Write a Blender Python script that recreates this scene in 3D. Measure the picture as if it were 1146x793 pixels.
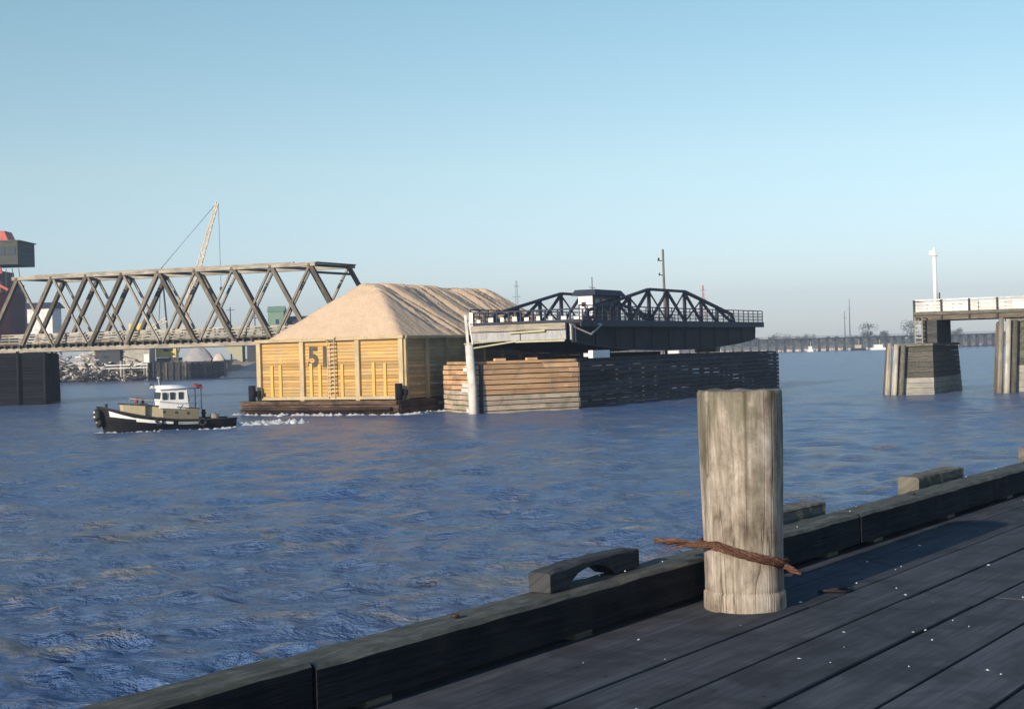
import bpy, math, random
import numpy as np
from mathutils import Vector, Matrix, noise
R = math.radians
random.seed(7)
for o in list(bpy.data.objects): bpy.data.objects.remove(o)
S = bpy.context.scene

# ---------------------------------------------------------------- camera, sky, sun, exposure
cam = bpy.data.objects.new('camera', bpy.data.cameras.new('camera'))
S.collection.objects.link(cam); S.camera = cam
cam.data.lens = 50.0; cam.data.sensor_width = 36.0
cam.data.clip_start = 0.1; cam.data.clip_end = 8000
EYE = 4.6
cam.matrix_world = Matrix.Translation((0, 0, EYE)) @ Matrix.Rotation(R(90 - 0.09), 4, 'X') @ Matrix.Rotation(R(-1.6), 4, 'Z')

SUN_EL = 16.5
SUN_DIR = Vector((-.585, -.811, 0)).normalized()          # from the place towards the sun
W = bpy.data.worlds.new("World"); S.world = W; W.use_nodes = True
wn = W.node_tree.nodes; wl = W.node_tree.links
bgn = wn['Background']; sky = wn.new('ShaderNodeTexSky'); sky.sky_type = 'NISHITA'
sky.sun_disc = False; sky.sun_elevation = R(SUN_EL)
sky.sun_rotation = math.atan2(SUN_DIR.x, SUN_DIR.y) % (2 * math.pi)
sky.air_density = 1.0; sky.dust_density = 0.25; sky.ozone_density = 3.2; sky.altitude = 0
tint = wn.new('ShaderNodeMix'); tint.data_type = 'RGBA'; tint.blend_type = 'MULTIPLY'; tint.inputs[0].default_value = 1
tc = wn.new('ShaderNodeTexCoord'); sp_ = wn.new('ShaderNodeSeparateXYZ'); wl.new(tc.outputs['Generated'], sp_.inputs[0])
rp = wn.new('ShaderNodeValToRGB'); wl.new(sp_.outputs[2], rp.inputs[0]); el_ = rp.color_ramp.elements; [el_.new(.5) for _ in range(3)]
for k_, (p_, c_) in enumerate([(0.0, (.80, .86, 1.22)), (.05, (1.14, 1.07, 1.18)), (.13, (1.42, 1.25, 1.07)), (.24, (1.34, 1.32, 1.06)), (.6, (1.1, 1.3, 1.40))]): el_[k_].position = p_; el_[k_].color = (*c_, 1)
wl.new(rp.outputs[0], tint.inputs[7])
wl.new(sky.outputs[0], tint.inputs[6]); wl.new(tint.outputs[2], bgn.inputs[0]); bgn.inputs[1].default_value = 0.105
sun = bpy.data.objects.new('sun', bpy.data.lights.new('sun', 'SUN')); S.collection.objects.link(sun)
sun.data.energy = 4.8; sun.data.angle = R(0.5); sun.data.color = (1.0, 0.87, 0.70)
sv = Vector((SUN_DIR.x * math.cos(R(SUN_EL)), SUN_DIR.y * math.cos(R(SUN_EL)), math.sin(R(SUN_EL))))
sun.rotation_euler = sv.to_track_quat('Z', 'Y').to_euler(); sun.location = (-20, -30, 40)
S.view_settings.view_transform = 'Standard'; S.view_settings.look = 'None'
S.view_settings.gamma = 1.0; S.view_settings.exposure = 0.35

# ---------------------------------------------------------------- helpers
def ramp(nt, src, stops):
    n = nt.nodes.new('ShaderNodeValToRGB'); e = n.color_ramp.elements
    while len(e) < len(stops): e.new(0.5)
    for k, (p, c) in enumerate(stops): e[k].position = p; e[k].color = (*c, 1)
    nt.links.new(src, n.inputs[0]); return n.outputs[0]
def math_(nt, op, a, b=None, clamp=False):
    n = nt.nodes.new('ShaderNodeMath'); n.operation = op; n.use_clamp = clamp
    for k, v in enumerate((a, b)):
        if v is None: continue
        if isinstance(v, (int, float)): n.inputs[k].default_value = v
        else: nt.links.new(v, n.inputs[k])
    return n.outputs[0]
def mix(nt, f, a, b, mode='MIX'):
    n = nt.nodes.new('ShaderNodeMix'); n.data_type = 'RGBA'; n.blend_type = mode
    for k, v in ((0, f), (6, a), (7, b)):
        if isinstance(v, (int, float)): n.inputs[k].default_value = v
        elif isinstance(v, tuple): n.inputs[k].default_value = (*v, 1)
        else: nt.links.new(v, n.inputs[k])
    return n.outputs[2]
def noise_n(nt, vec, scale, detail=4, rough=.55, dist=0):
    n = nt.nodes.new('ShaderNodeTexNoise'); n.inputs['Scale'].default_value = scale
    n.inputs['Detail'].default_value = detail; n.inputs['Roughness'].default_value = rough
    n.inputs['Distortion'].default_value = dist
    nt.links.new(vec, n.inputs['Vector']); return n.outputs['Fac']
def mapping(nt, vec, sc, rot=(0, 0, 0)):
    n = nt.nodes.new('ShaderNodeMapping'); n.inputs['Scale'].default_value = sc; n.inputs['Rotation'].default_value = rot
    nt.links.new(vec, n.inputs['Vector']); return n.outputs[0]
def newmat(name):
    m = bpy.data.materials.new(name); m.use_nodes = True
    nt = m.node_tree; return m, nt, nt.nodes['Principled BSDF']
def bump(nt, p, h, strength, dist):
    b = nt.nodes.new('ShaderNodeBump'); b.inputs['Strength'].default_value = strength; b.inputs['Distance'].default_value = dist
    nt.links.new(h, b.inputs['Height']); nt.links.new(b.outputs[0], p.inputs['Normal'])
def coords(nt):
    t = nt.nodes.new('ShaderNodeTexCoord'); return t.outputs['Object'], t.outputs['UV']
def tone_out(nt):
    a = nt.nodes.new('ShaderNodeAttribute'); a.attribute_name = 'tone'; return a.outputs['Fac']

def wood(name, lo, mid, hi, rough=.85, streak=(.8, 16, 16), var=.35, bstr=.5, bdist=.02, stain=None, stain_scale=.7, stain_amt=.6, knots=True):
    """plank or log wood: streaks along each piece, its own tone, and blotchy weathering"""
    m, nt, p = newmat(name); ob, uv = coords(nt)
    s1 = noise_n(nt, mapping(nt, uv, streak), 1.0, 6, .65, .4)
    s2 = noise_n(nt, mapping(nt, uv, (streak[0] * 3, streak[1] * 4, streak[2] * 4)), 1.0, 3, .6)
    s = math_(nt, 'ADD', math_(nt, 'MULTIPLY', s1, .65), math_(nt, 'MULTIPLY', s2, .35))
    c = ramp(nt, s, [(.32, lo), (.5, mid), (.68, hi)])
    if stain:
        st = noise_n(nt, ob, stain_scale, 5, .62, .6)
        f = math_(nt, 'MULTIPLY', ramp(nt, st, [(.46, (0, 0, 0)), (.62, (1, 1, 1))]), stain_amt)
        c = mix(nt, f, c, stain)
    t = tone_out(nt)
    k = math_(nt, 'ADD', math_(nt, 'MULTIPLY', t, 2 * var), 1 - var)
    cc = nt.nodes.new('ShaderNodeCombineColor')
    for i in range(3): nt.links.new(k, cc.inputs[i])
    c = mix(nt, 1.0, c, cc.outputs[0], 'MULTIPLY')
    nt.links.new(c, p.inputs['Base Color']); p.inputs['Roughness'].default_value = rough
    p.inputs['Specular IOR Level'].default_value = .12
    bump(nt, p, s, bstr, bdist); return m
def paint(name, col, rough=.5, dirt=(.12, .10, .08), amt=.35, scale=1.2, metal=0.0, bstr=.15, spec=.4):
    m, nt, p = newmat(name); ob, uv = coords(nt)
    n1 = noise_n(nt, ob, scale, 6, .65, .3); n2 = noise_n(nt, mapping(nt, ob, (3, 3, .4)), scale * 2, 4, .6)
    f = math_(nt, 'MULTIPLY', ramp(nt, math_(nt, 'MULTIPLY', math_(nt, 'ADD', n1, n2), .5), [(.44, (0, 0, 0)), (.64, (1, 1, 1))]), amt)
    nt.links.new(mix(nt, f, col, dirt), p.inputs['Base Color'])
    nt.links.new(math_(nt, 'ADD', math_(nt, 'MULTIPLY', f, .3), rough), p.inputs['Roughness'])
    p.inputs['Metallic'].default_value = metal; p.inputs['Specular IOR Level'].default_value = spec
    bump(nt, p, n1, bstr, .01); return m

class MB:
    def __init__(s): s.v = []; s.f = []; s.uv = []; s.t = []; s.sm = []
    def hexa(s, c8, uvd, tone=None):
        """c8: 8 corners (x fastest, y, z) ; uvd: (length, width, height) in metres"""
        b = len(s.v); s.v += [tuple(p) for p in c8]
        L, Wd, Hh = uvd; t = random.random() if tone is None else tone
        ou, ov = random.uniform(0, 50), random.uniform(0, 50)
        F = [((0, 2, 3, 1), ((0, 0), (0, Wd), (L, Wd), (L, 0))), ((4, 5, 7, 6), ((0, 0), (L, 0), (L, Wd), (0, Wd))),
             ((0, 1, 5, 4), ((0, 0), (L, 0), (L, Hh), (0, Hh))), ((2, 6, 7, 3), ((0, 0), (0, Hh), (L, Hh), (L, 0))),
             ((0, 4, 6, 2), ((0, 0), (0, Hh), (Wd, Hh), (Wd, 0))), ((1, 3, 7, 5), ((0, 0), (Wd, 0), (Wd, Hh), (0, Hh)))]
        for q, (idx, uv) in enumerate(F):
            s.f.append(tuple(b + i for i in idx)); s.uv.append([(ou + u, ov + v + q * .7) for u, v in uv]); s.t.append(t); s.sm.append(False)
    def box(s, x0, x1, y0, y1, z0, z1, tone=None, axis='x'):
        c = [(x, y, z) for z in (z0, z1) for y in (y0, y1) for x in (x0, x1)]
        if axis == 'x': s.hexa(c, (x1 - x0, y1 - y0, z1 - z0), tone)
        else:
            p0 = {'y': ((x0 + x1) / 2, y0, (z0 + z1) / 2), 'z': ((x0 + x1) / 2, (y0 + y1) / 2, z0)}[axis]
            p1 = {'y': ((x0 + x1) / 2, y1, (z0 + z1) / 2), 'z': ((x0 + x1) / 2, (y0 + y1) / 2, z1)}[axis]
            if axis == 'y': s.beam(p0, p1, x1 - x0, z1 - z0, tone=tone)
            else: s.beam(p0, p1, x1 - x0, y1 - y0, up=(0, 1, 0), tone=tone)
    def beam(s, p, q, w, h, up=(0, 0, 1), tone=None, w2=None, h2=None, chamf=0):
        p = Vector(p); q = Vector(q); e = (q - p); L = e.length; e = e / L; up = Vector(up)
        if abs(e.dot(up)) > .99: up = Vector((0, 1, 0)) if abs(e.z) > .9 else Vector((0, 0, 1))
        sx = e.cross(up).normalized(); uu = sx.cross(e)
        w2 = w if w2 is None else w2; h2 = h if h2 is None else h2
        c = []
        for k in (-.5, .5):
            for j in (-.5, .5):
                for a, ww, hh in ((p, w, h), (q, w2, h2)):
                    c.append(a + sx * (-j * ww) + uu * (k * hh))
        s.hexa(c, (L, w, h), tone)
    def tube(s, pts, r, n=8, tone=None, caps=True, smooth=True, rn=0):
        """round bar or log along a list of points; r a number or a list"""
        pts = [Vector(p) for p in pts]; N = len(pts); rr = r if isinstance(r, (list, tuple)) else [r] * N
        t = random.random() if tone is None else tone; b = len(s.v); acc = 0
        ou, ov = random.uniform(0, 50), random.uniform(0, 50); ph = [random.uniform(1 - rn, 1 + rn) for _ in range(n)]
        for i, p in enumerate(pts):
            d = (pts[min(i + 1, N - 1)] - pts[max(i - 1, 0)]).normalized()
            a = Vector((0, 0, 1)) if abs(d.z) < .9 else Vector((1, 0, 0))
            x = d.cross(a).normalized(); y = d.cross(x)
            for k in range(n):
                g = 2 * math.pi * k / n; s.v.append(tuple(p + (x * math.cos(g) + y * math.sin(g)) * rr[i] * ph[k]))
        for i in range(N - 1):
            l = (pts[i + 1] - pts[i]).length; cir = 2 * math.pi * max(rr[i], .01)
            for k in range(n):
                k2 = (k + 1) % n; u0 = k / n * cir; u1 = (k + 1) / n * cir
                s.f.append((b + i * n + k, b + i * n + k2, b + (i + 1) * n + k2, b + (i + 1) * n + k))
                s.uv.append([(ou + acc, ov + u0), (ou + acc, ov + u1), (ou + acc + l, ov + u1), (ou + acc + l, ov + u0)]); s.t.append(t); s.sm.append(smooth)
            acc += l
        if caps:
            for ring in (list(range(b + n - 1, b - 1, -1)), list(range(b + (N - 1) * n, b + N * n))):
                s.f.append(tuple(ring)); s.t.append(t); s.sm.append(False)
                s.uv.append([(ou + s.v[i][0], ov + s.v[i][1]) for i in ring])
    def poly(s, vs, faces, tone=None, smooth=False, uvs=1.0):
        b = len(s.v); s.v += [tuple(v) for v in vs]; t = random.random() if tone is None else tone
        for f in faces:
            s.f.append(tuple(b + i for i in f)); s.t.append(t); s.sm.append(smooth)
            s.uv.append([((vs[i][0] + vs[i][1]) * uvs, (vs[i][2] + .3 * vs[i][1]) * uvs) for i in f])
    def prism(s, outline, z0, z1, tone=None, scale_top=1.0):
        n = len(outline); cx = sum(p[0] for p in outline) / n; cy = sum(p[1] for p in outline) / n
        v = [(x, y, z0) for x, y in outline] + [(cx + (x - cx) * scale_top, cy + (y - cy) * scale_top, z1) for x, y in outline]
        s.poly(v, [tuple(range(n - 1, -1, -1)), tuple(range(n, 2 * n))] + [(i, (i + 1) % n, n + (i + 1) % n, n + i) for i in range(n)], tone)
    def build(s, name, mat, parent=None, bevel=0):
        me = bpy.data.meshes.new(name); me.from_pydata(s.v, [], s.f)
        ul = me.uv_layers.new(name='UVMap'); flat = [c for f in s.uv for p in f for c in p]
        ul.data.foreach_set('uv', flat)
        at = me.attributes.new('tone', 'FLOAT', 'FACE'); at.data.foreach_set('value', s.t)
        me.polygons.foreach_set('use_smooth', s.sm); me.materials.append(mat); me.update()
        o = bpy.data.objects.new(name, me); S.collection.objects.link(o)
        if parent: o.parent = parent
        if bevel:
            md = o.modifiers.new('bevel', 'BEVEL'); md.width = bevel; md.segments = 2; md.limit_method = 'ANGLE'; md.angle_limit = R(40)
        return o
def thing(name, label, cat, loc=(0, 0, 0), rotz=0, group=None):
    o = bpy.data.objects.new(name, None); S.collection.objects.link(o); o.empty_display_size = .3
    o.location = loc; o.rotation_euler = (0, 0, rotz); o['label'] = label; o['category'] = cat
    if group: o['group'] = group
    return o
def tag(o, label=None, cat=None, group=None, kind=None):
    for k, v in (('label', label), ('category', cat), ('group', group), ('kind', kind)):
        if v: o[k] = v
    return o
def dup(root, loc, rotz=None, label=None, scale=None):
    def rec(o, par):
        c = o.copy(); S.collection.objects.link(c)
        if par: c.parent = par
        for ch in [x for x in bpy.data.objects if x.parent == o]: rec(ch, c)
        return c
    r = rec(root, None); r.location = loc
    if rotz is not None: r.rotation_euler = (0, 0, rotz)
    if label: r['label'] = label
    if scale: r.scale = scale
    return r

# ---------------------------------------------------------------- materials
M = {}
M['deck'] = wood('deck_wood', (.036, .040, .047), (.062, .067, .077), (.098, .103, .113), .85, (.7, 14, 14), .16, .5, .010, (.034, .037, .043), 2.4, .75)
M['kerb_top'] = wood('kerb_top_weathering', (.045, .047, .042), (.095, .098, .085), (.18, .18, .155), .9, (2.5, 12, 12), .1, .8, .02, (.05, .055, .045), 6, .6)
M['kerb'] = wood('kerb_wood', (.007, .008, .011), (.015, .017, .021), (.036, .038, .040), .8, (.8, 16, 16), .2, .9, .03, (.030, .031, .030), 2.3, .5)
M['block'] = wood('block_wood', (.05, .045, .04), (.13, .12, .10), (.24, .22, .18), .9, (1, 14, 14), .3, .7, .02, (.05, .06, .04), 5, .6)
M['tarred_block'] = wood('tarred_block_wood', (.02, .022, .026), (.045, .048, .052), (.08, .08, .08), .85, (1, 14, 14), .2, .8, .02)
def bollard_mat():
    m, nt, p = newmat('bollard_wood'); ob, uv = coords(nt)
    mott = noise_n(nt, mapping(nt, uv, (3.2, 6.5, 6.5)), 1, 8, .72, .5)
    fib = noise_n(nt, mapping(nt, uv, (1.6, 55, 55)), 1, 4, .6, .2)
    med = noise_n(nt, mapping(nt, uv, (.6, 11, 11)), 1, 5, .6, .6)
    crk = noise_n(nt, mapping(nt, uv, (.35, 7, 7)), 1, 3, .5, .3)
    c = ramp(nt, mott, [(.34, (.155, .125, .10)), (.5, (.325, .278, .232)), (.66, (.50, .445, .39))])
    c = mix(nt, 1.0, c, ramp(nt, fib, [(.3, (.72, .70, .66)), (.7, (1.15, 1.15, 1.15))]), 'MULTIPLY')
    c = mix(nt, 1.0, c, ramp(nt, med, [(.34, (.36, .34, .30)), (.47, (.93, .93, .93)), (.7, (1.08, 1.08, 1.08))]), 'MULTIPLY')
    c = mix(nt, ramp(nt, crk, [(.492, (0, 0, 0)), (.5, (.8, .8, .8)), (.508, (0, 0, 0))]), c, (.07, .055, .04))
    sx = nt.nodes.new('ShaderNodeSeparateXYZ'); nt.links.new(ob, sx.inputs[0])
    g = math_(nt, 'MULTIPLY', noise_n(nt, mapping(nt, ob, (4, 4, 1.3)), 1, 5, .65, .5), math_(nt, 'ADD', math_(nt, 'MULTIPLY', sx.outputs[2], .38), .62))
    c = mix(nt, ramp(nt, g, [(.46, (0, 0, 0)), (.58, (.6, .6, .6))]), c, (.095, .095, .06))
    nt.links.new(c, p.inputs['Base Color']); p.inputs['Roughness'].default_value = .9; p.inputs['Specular IOR Level'].default_value = .15
    h = math_(nt, 'ADD', math_(nt, 'MULTIPLY', fib, .25), math_(nt, 'ADD', math_(nt, 'MULTIPLY', med, .8), math_(nt, 'MULTIPLY', ramp(nt, crk, [(.48, (1, 1, 1)), (.5, (0, 0, 0)), (.52, (1, 1, 1))]), .5)))
    bump(nt, p, h, .7, .008); return m
M['post'] = bollard_mat()
M['pale_pile'] = wood('pale_pile_wood', (.55, .50, .43), (.72, .68, .61), (.80, .77, .72), .85, (.5, 6, 6), .15, .6, .02, (.2, .16, .1), 1.0, .35)
M['truss'] = wood('truss_wood', (.055, .045, .035), (.12, .10, .078), (.24, .21, .165), .85, (.4, 5, 5), .35, .5, .02, (.07, .06, .05), .5, .5)
M['truss_top'] = wood('truss_chord_wood', (.13, .11, .09), (.27, .24, .195), (.44, .40, .33), .85, (.4, 5, 5), .25, .5, .02, (.13, .11, .09), .5, .5)
M['rail_wood'] = wood('rail_boards', (.16, .15, .125), (.30, .28, .235), (.50, .48, .42), .8, (.4, 5, 5), .35, .3, .01, (.2, .18, .14), .8, .5)
M['white_wood'] = wood('white_painted_boards', (.5, .49, .46), (.68, .67, .64), (.78, .78, .76), .6, (.4, 5, 5), .12, .2, .01, (.3, .27, .22), 1.1, .45)
M['black_wood'] = wood('black_timber', (.006, .007, .010), (.012, .014, .018), (.022, .024, .028), .8, (.4, 5, 5), .3, .6, .03)
M['dark_wood'] = wood('dark_timber', (.025, .024, .024), (.05, .048, .045), (.09, .085, .075), .85, (.4, 5, 5), .35, .6, .03)
M['fender_brown'] = wood('fender_brown_boards', (.34, .19, .09), (.56, .34, .18), (.72, .48, .28), .8, (.35, 5, 5), .28, .5, .02, (.26, .19, .13), .6, .5)
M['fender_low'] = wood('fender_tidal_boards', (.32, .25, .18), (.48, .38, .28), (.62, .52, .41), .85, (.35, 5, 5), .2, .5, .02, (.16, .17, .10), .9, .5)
M['fender_shade'] = wood('fender_shaded_boards', (.02, .022, .027), (.045, .048, .055), (.09, .09, .09), .85, (.35, 5, 5), .35, .6, .02, (.07, .075, .06), .6, .5)  # long-wall boards darkened in colour to stand for shade
M['yellow'] = wood('yellow_painted_boards', (.34, .20, .065), (.47, .285, .10), (.57, .375, .155), .65, (.3, 3, 3), .2, .35, .015, (.36, .26, .14), .9, .75)
M['yellow_strip'] = wood('yellow_strip_paint', (.48, .29, .07), (.58, .36, .10), (.64, .41, .13), .6, (.3, 3, 3), .08, .2, .01)
M['bin_post'] = wood('bin_post_wood', (.30, .22, .12), (.46, .36, .21), (.58, .48, .32), .75, (.4, 5, 5), .15, .4, .02, (.3, .25, .17), .8, .5)
M['bin_side'] = wood('bin_side_boards', (.26, .20, .10), (.36, .28, .15), (.46, .37, .21), .8, (.3, 4, 4), .25, .4, .02, (.22, .17, .1), .6, .5)
M['hull_wood'] = wood('barge_hull_timber', (.025, .017, .013), (.07, .045, .032), (.18, .125, .09), .8, (.5, 5, 5), .45, .9, .05, (.028, .018, .013), .6, .8)
M['steel'] = paint('dark_blue_steel', (.036, .044, .068), .5, (.06, .045, .035), .5, .8, spec=.08)
M['steel_dark'] = paint('black_girder_steel', (.012, .014, .022), .55, (.016, .012, .010), .4, .8, spec=.08)
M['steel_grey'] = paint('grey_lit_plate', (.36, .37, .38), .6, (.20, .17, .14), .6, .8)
M['glass'] = paint('window_glass', (.03, .05, .06), .12, (.05, .05, .05), .2)
M['house_wall'] = paint('control_house_wall', (.78, .78, .76), .55, (.4, .38, .34), .3)
M['house_side'] = paint('control_house_shaded_side', (.09, .11, .13), .6, (.05, .05, .05), .3)  # shade of the house's long side put into a dark colour
M['white'] = paint('white_paint', (.80, .79, .76), .4, (.45, .38, .3), .25, 2)
M['cream'] = paint('cream_paint', (.50, .42, .27), .5, (.35, .25, .15), .4, 2)
M['black'] = paint('black_hull_paint', (.008, .009, .011), .5, (.03, .028, .025), .3, 2, spec=.2)
M['rubber'] = paint('fender_rubber', (.02, .02, .02), .9, (.06, .055, .05), .4, 3)
M['red'] = paint('red_paint', (.42, .06, .035), .5, (.12, .03, .02), .5, .4)
M['tugred'] = paint('faded_red_cloth', (.30, .06, .045), .7, (.12, .03, .02), .4, 3)
M['shipred'] = paint('ship_dark_red', (.10, .02, .024), .6, (.04, .02, .02), .6, .15)
M['shipgrey'] = wood('ship_grey_planks', (.05, .055, .048), (.09, .095, .08), (.14, .14, .12), .8, (.3, 2, 2), .3, .2, .01)
M['rust'] = wood('rusty_wire', (.035, .016, .012), (.10, .050, .034), (.21, .125, .09), .8, (30, 30, 30), .4, .8, .006, None)
M['concrete'] = wood('weathered_concrete', (.22, .20, .165), (.34, .32, .27), (.46, .44, .38), .85, (.6, 2, 2), .1, .4, .02, (.2, .19, .17), .5, .6)
M['conc_dark'] = wood('stained_concrete', (.03, .03, .03), (.06, .06, .06), (.11, .11, .10), .85, (.5, 2, 2), .1, .5, .03, (.08, .08, .07), .5, .5)
M['rip'] = wood('rubble', (.3, .27, .24), (.5, .46, .41), (.68, .62, .56), .9, (2, 2, 2), .4, .4, .02)
M['crane_pale'] = paint('faded_crane_paint', (.76, .66, .48), .6, (.35, .2, .12), .6, .4)
M['crane_yellow'] = paint('crane_yellow', (.70, .52, .12), .5, (.2, .12, .05), .4, .4)
M['shed_green'] = paint('shed_green', (.16, .26, .19), .7, (.1, .1, .08), .3, .3)
M['shed_dark'] = paint('shed_dark', (.035, .04, .05), .7, (.08, .07, .06), .4, .3)
M['bank_gravel'] = wood('grey_gravel', (.22, .21, .21), (.32, .31, .31), (.42, .40, .39), .95, (1, 1, 1), .1, .4, .05)
M['sand'] = wood('pale_sand', (.45, .36, .29), (.56, .46, .38), (.66, .56, .47), .95, (1, 1, 1), .1, .3, .05)
M['khaki'] = wood('khaki_sheeting', (.30, .29, .17), (.42, .40, .26), (.5, .48, .33), .8, (1, 6, 6), .1, .3, .02)
M['olive'] = paint('shaded_cabin_olive', (.17, .155, .10), .6, (.07, .06, .045), .5, 3)
M['iron'] = paint('black_iron', (.02, .018, .017), .6, (.08, .04, .02), .5, 6)
M['faded_black'] = paint('faded_black_lettering', (.045, .038, .032), .7, (.3, .2, .08), .5, 3)

def chips_mat():
    m, nt, p = newmat('wood_chips'); ob, uv = coords(nt)
    n1 = noise_n(nt, ob, 14, 4, .8); n2 = noise_n(nt, ob, .5, 5, .6, .5)
    c = ramp(nt, n1, [(.3, (.46, .325, .205)), (.5, (.64, .475, .325)), (.7, (.79, .62, .455))])
    c = mix(nt, math_(nt, 'MULTIPLY', ramp(nt, n2, [(.45, (0, 0, 0)), (.65, (1, 1, 1))]), .4), c, (.54, .375, .25))
    nt.links.new(c, p.inputs['Base Color']); p.inputs['Roughness'].default_value = .95
    p.inputs['Specular IOR Level'].default_value = .1
    n3 = noise_n(nt, ob, 5, 6, .75); bump(nt, p, n3, .8, .15); return m
M['chips'] = chips_mat()
def water_mat():
    m, nt, p = newmat('river_water'); ob, uv = coords(nt)
    big = noise_n(nt, mapping(nt, ob, (.5, 1.0, 1)), .05, 4, .6, .5)
    c = mix(nt, ramp(nt, big, [(.44, (0, 0, 0)), (.60, (1, 1, 1))]), (.062, .118, .240), (.088, .128, .212))
    silt = noise_n(nt, mapping(nt, ob, (.5, 1.0, 1), (0, 0, .2)), .8, 4, .6, .6)
    c = mix(nt, math_(nt, 'MULTIPLY', ramp(nt, silt, [(.53, (0, 0, 0)), (.63, (1, 1, 1))]), .6), c, (.205, .180, .135))
    nt.links.new(c, p.inputs['Base Color'])
    p.inputs['Roughness'].default_value = .22; p.inputs['IOR'].default_value = 1.33; p.inputs['Specular IOR Level'].default_value = .24
    a = noise_n(nt, mapping(nt, ob, (1.0, 1.7, 1), (0, 0, .35)), 1.7, 5, .62, .35)
    b = noise_n(nt, mapping(nt, ob, (1.0, 1.6, 1), (0, 0, -.25)), .42, 4, .6, .3)
    c3 = noise_n(nt, mapping(nt, ob, (1.0, 1.5, 1), (0, 0, .1)), 4.5, 4, .65, .3)
    h = math_(nt, 'ADD', math_(nt, 'ADD', math_(nt, 'MULTIPLY', a, .50), math_(nt, 'MULTIPLY', b, .45)), math_(nt, 'MULTIPLY', c3, .07))
    bump(nt, p, h, 1.0, .85); return m
M['water'] = water_mat()
def foam_mat():
    m, nt, p = newmat('foam'); ob, uv = coords(nt)
    n = noise_n(nt, ob, 3, 4, .7)
    nt.links.new(ramp(nt, n, [(.3, (.38, .42, .46)), (.5, (.62, .62, .60)), (.7, (.80, .78, .74))]), p.inputs['Base Color'])
    p.inputs['Roughness'].default_value = .6; bump(nt, p, n, .6, .05); return m
M['foam'] = foam_mat()
def ground_mat(name, a, b, scale=.05):
    m, nt, p = newmat(name); ob, uv = coords(nt)
    n = noise_n(nt, ob, scale, 8, .65, .3); n2 = noise_n(nt, ob, scale * 12, 4, .7)
    s = math_(nt, 'ADD', math_(nt, 'MULTIPLY', n, .7), math_(nt, 'MULTIPLY', n2, .3))
    nt.links.new(ramp(nt, s, [(.38, a), (.62, b)]), p.inputs['Base Color']); p.inputs['Roughness'].default_value = .95
    bump(nt, p, n2, .6, .3); return m
M['bank'] = ground_mat('bank_ground', (.10, .09, .075), (.28, .24, .19), .12)
M['farbank'] = ground_mat('far_bank_ground', (.12, .11, .075), (.24, .19, .14), .03)
def leaf(name, a, b):
    m, nt, p = newmat(name); t = tone_out(nt)
    nt.links.new(ramp(nt, t, [(0, a), (1, b)]), p.inputs['Base Color']); p.inputs['Roughness'].default_value = .8; return m
M['leaf'] = leaf('tree_leaves', (.035, .05, .025), (.10, .11, .06)); M['bark'] = M['dark_wood']

# ---------------------------------------------------------------- river
def build_river():
    rng = np.random.RandomState(3)
    rows = 2.0 * (620 / 2.0) ** (np.linspace(0, 1, 880)); rows = np.concatenate([rows, np.geomspace(680, 1600, 24)])
    fine = np.linspace(R(-34), R(34), 860); rest = np.linspace(R(34), R(326), 90)[1:-1]
    ang = np.concatenate([fine, rest]); n = len(ang); m = len(rows)
    A, D = np.meshgrid(ang, rows); X = D * np.sin(A); Y = D * np.cos(A)
    Z = np.zeros_like(X); DX = np.zeros_like(X); DY = np.zeros_like(X)
    sp = D * (math.log(310) / 880) * 1.0
    for k in range(96):
        lam = .38 * (5.0 / .38) ** rng.rand(); th = R(246) + rng.randn() * .62
        amp = .0118 * lam * (1 if lam < 1.3 else (1.3 / lam) ** .9); ph = rng.rand() * 6.28; q = 2 * math.pi / lam
        kx, ky = math.cos(th) * q, math.sin(th) * q
        fade = np.clip((lam / sp - 2.2) / 3, 0, 1); arg = kx * X + ky * Y + ph
        # gusts: patches where a wave train is stronger
        env = .65 + .5 * np.sin(X * .045 * math.cos(k) + Y * .06 * math.sin(k * 1.7) + k) 
        a = amp * fade * env
        Z += a * np.sin(arg); DX += .8 * a * math.cos(th) * np.cos(arg); DY += .8 * a * math.sin(th) * np.cos(arg)
    out = (np.abs(((A + math.pi) % (2 * math.pi)) - math.pi) > R(36)); 
    Z[out] = 0; DX[out] = 0; DY[out] = 0
    V = np.stack([X + DX, Y + DY, Z], -1).reshape(-1, 3)
    V = np.concatenate([V, [[0, 0, 0]]]); c = len(V) - 1
    i, j = np.meshgrid(np.arange(m - 1), np.arange(n), indexing='ij'); j2 = (j + 1) % n
    Q = np.stack([i * n + j, (i + 1) * n + j, (i + 1) * n + j2, i * n + j2], -1).reshape(-1, 4)
    jj = np.arange(n); T = np.stack([np.full(n, c), jj, (jj + 1) % n], -1)
    me = bpy.data.meshes.new('river'); me.vertices.add(len(V)); me.vertices.foreach_set('co', V.ravel().astype(np.float32))
    me.loops.add(Q.size + T.size); me.loops.foreach_set('vertex_index', np.concatenate([Q[:, ::-1].ravel(), T[:, ::-1].ravel()]).astype(np.int32))
    me.polygons.add(len(Q) + len(T))
    me.polygons.foreach_set('loop_start', np.concatenate([np.arange(len(Q)) * 4, len(Q) * 4 + np.arange(n) * 3]).astype(np.int32))
    me.update(calc_edges=True); me.polygons.foreach_set('use_smooth', np.ones(len(me.polygons), bool))
    me.validate(); me.materials.append(M['water'])
    o = bpy.data.objects.new('river', me); S.collection.objects.link(o); o['kind'] = 'structure'
    # winding check: upward normals
    if me.polygons[1000].normal.z < 0: me.flip_normals()
build_river()

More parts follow.
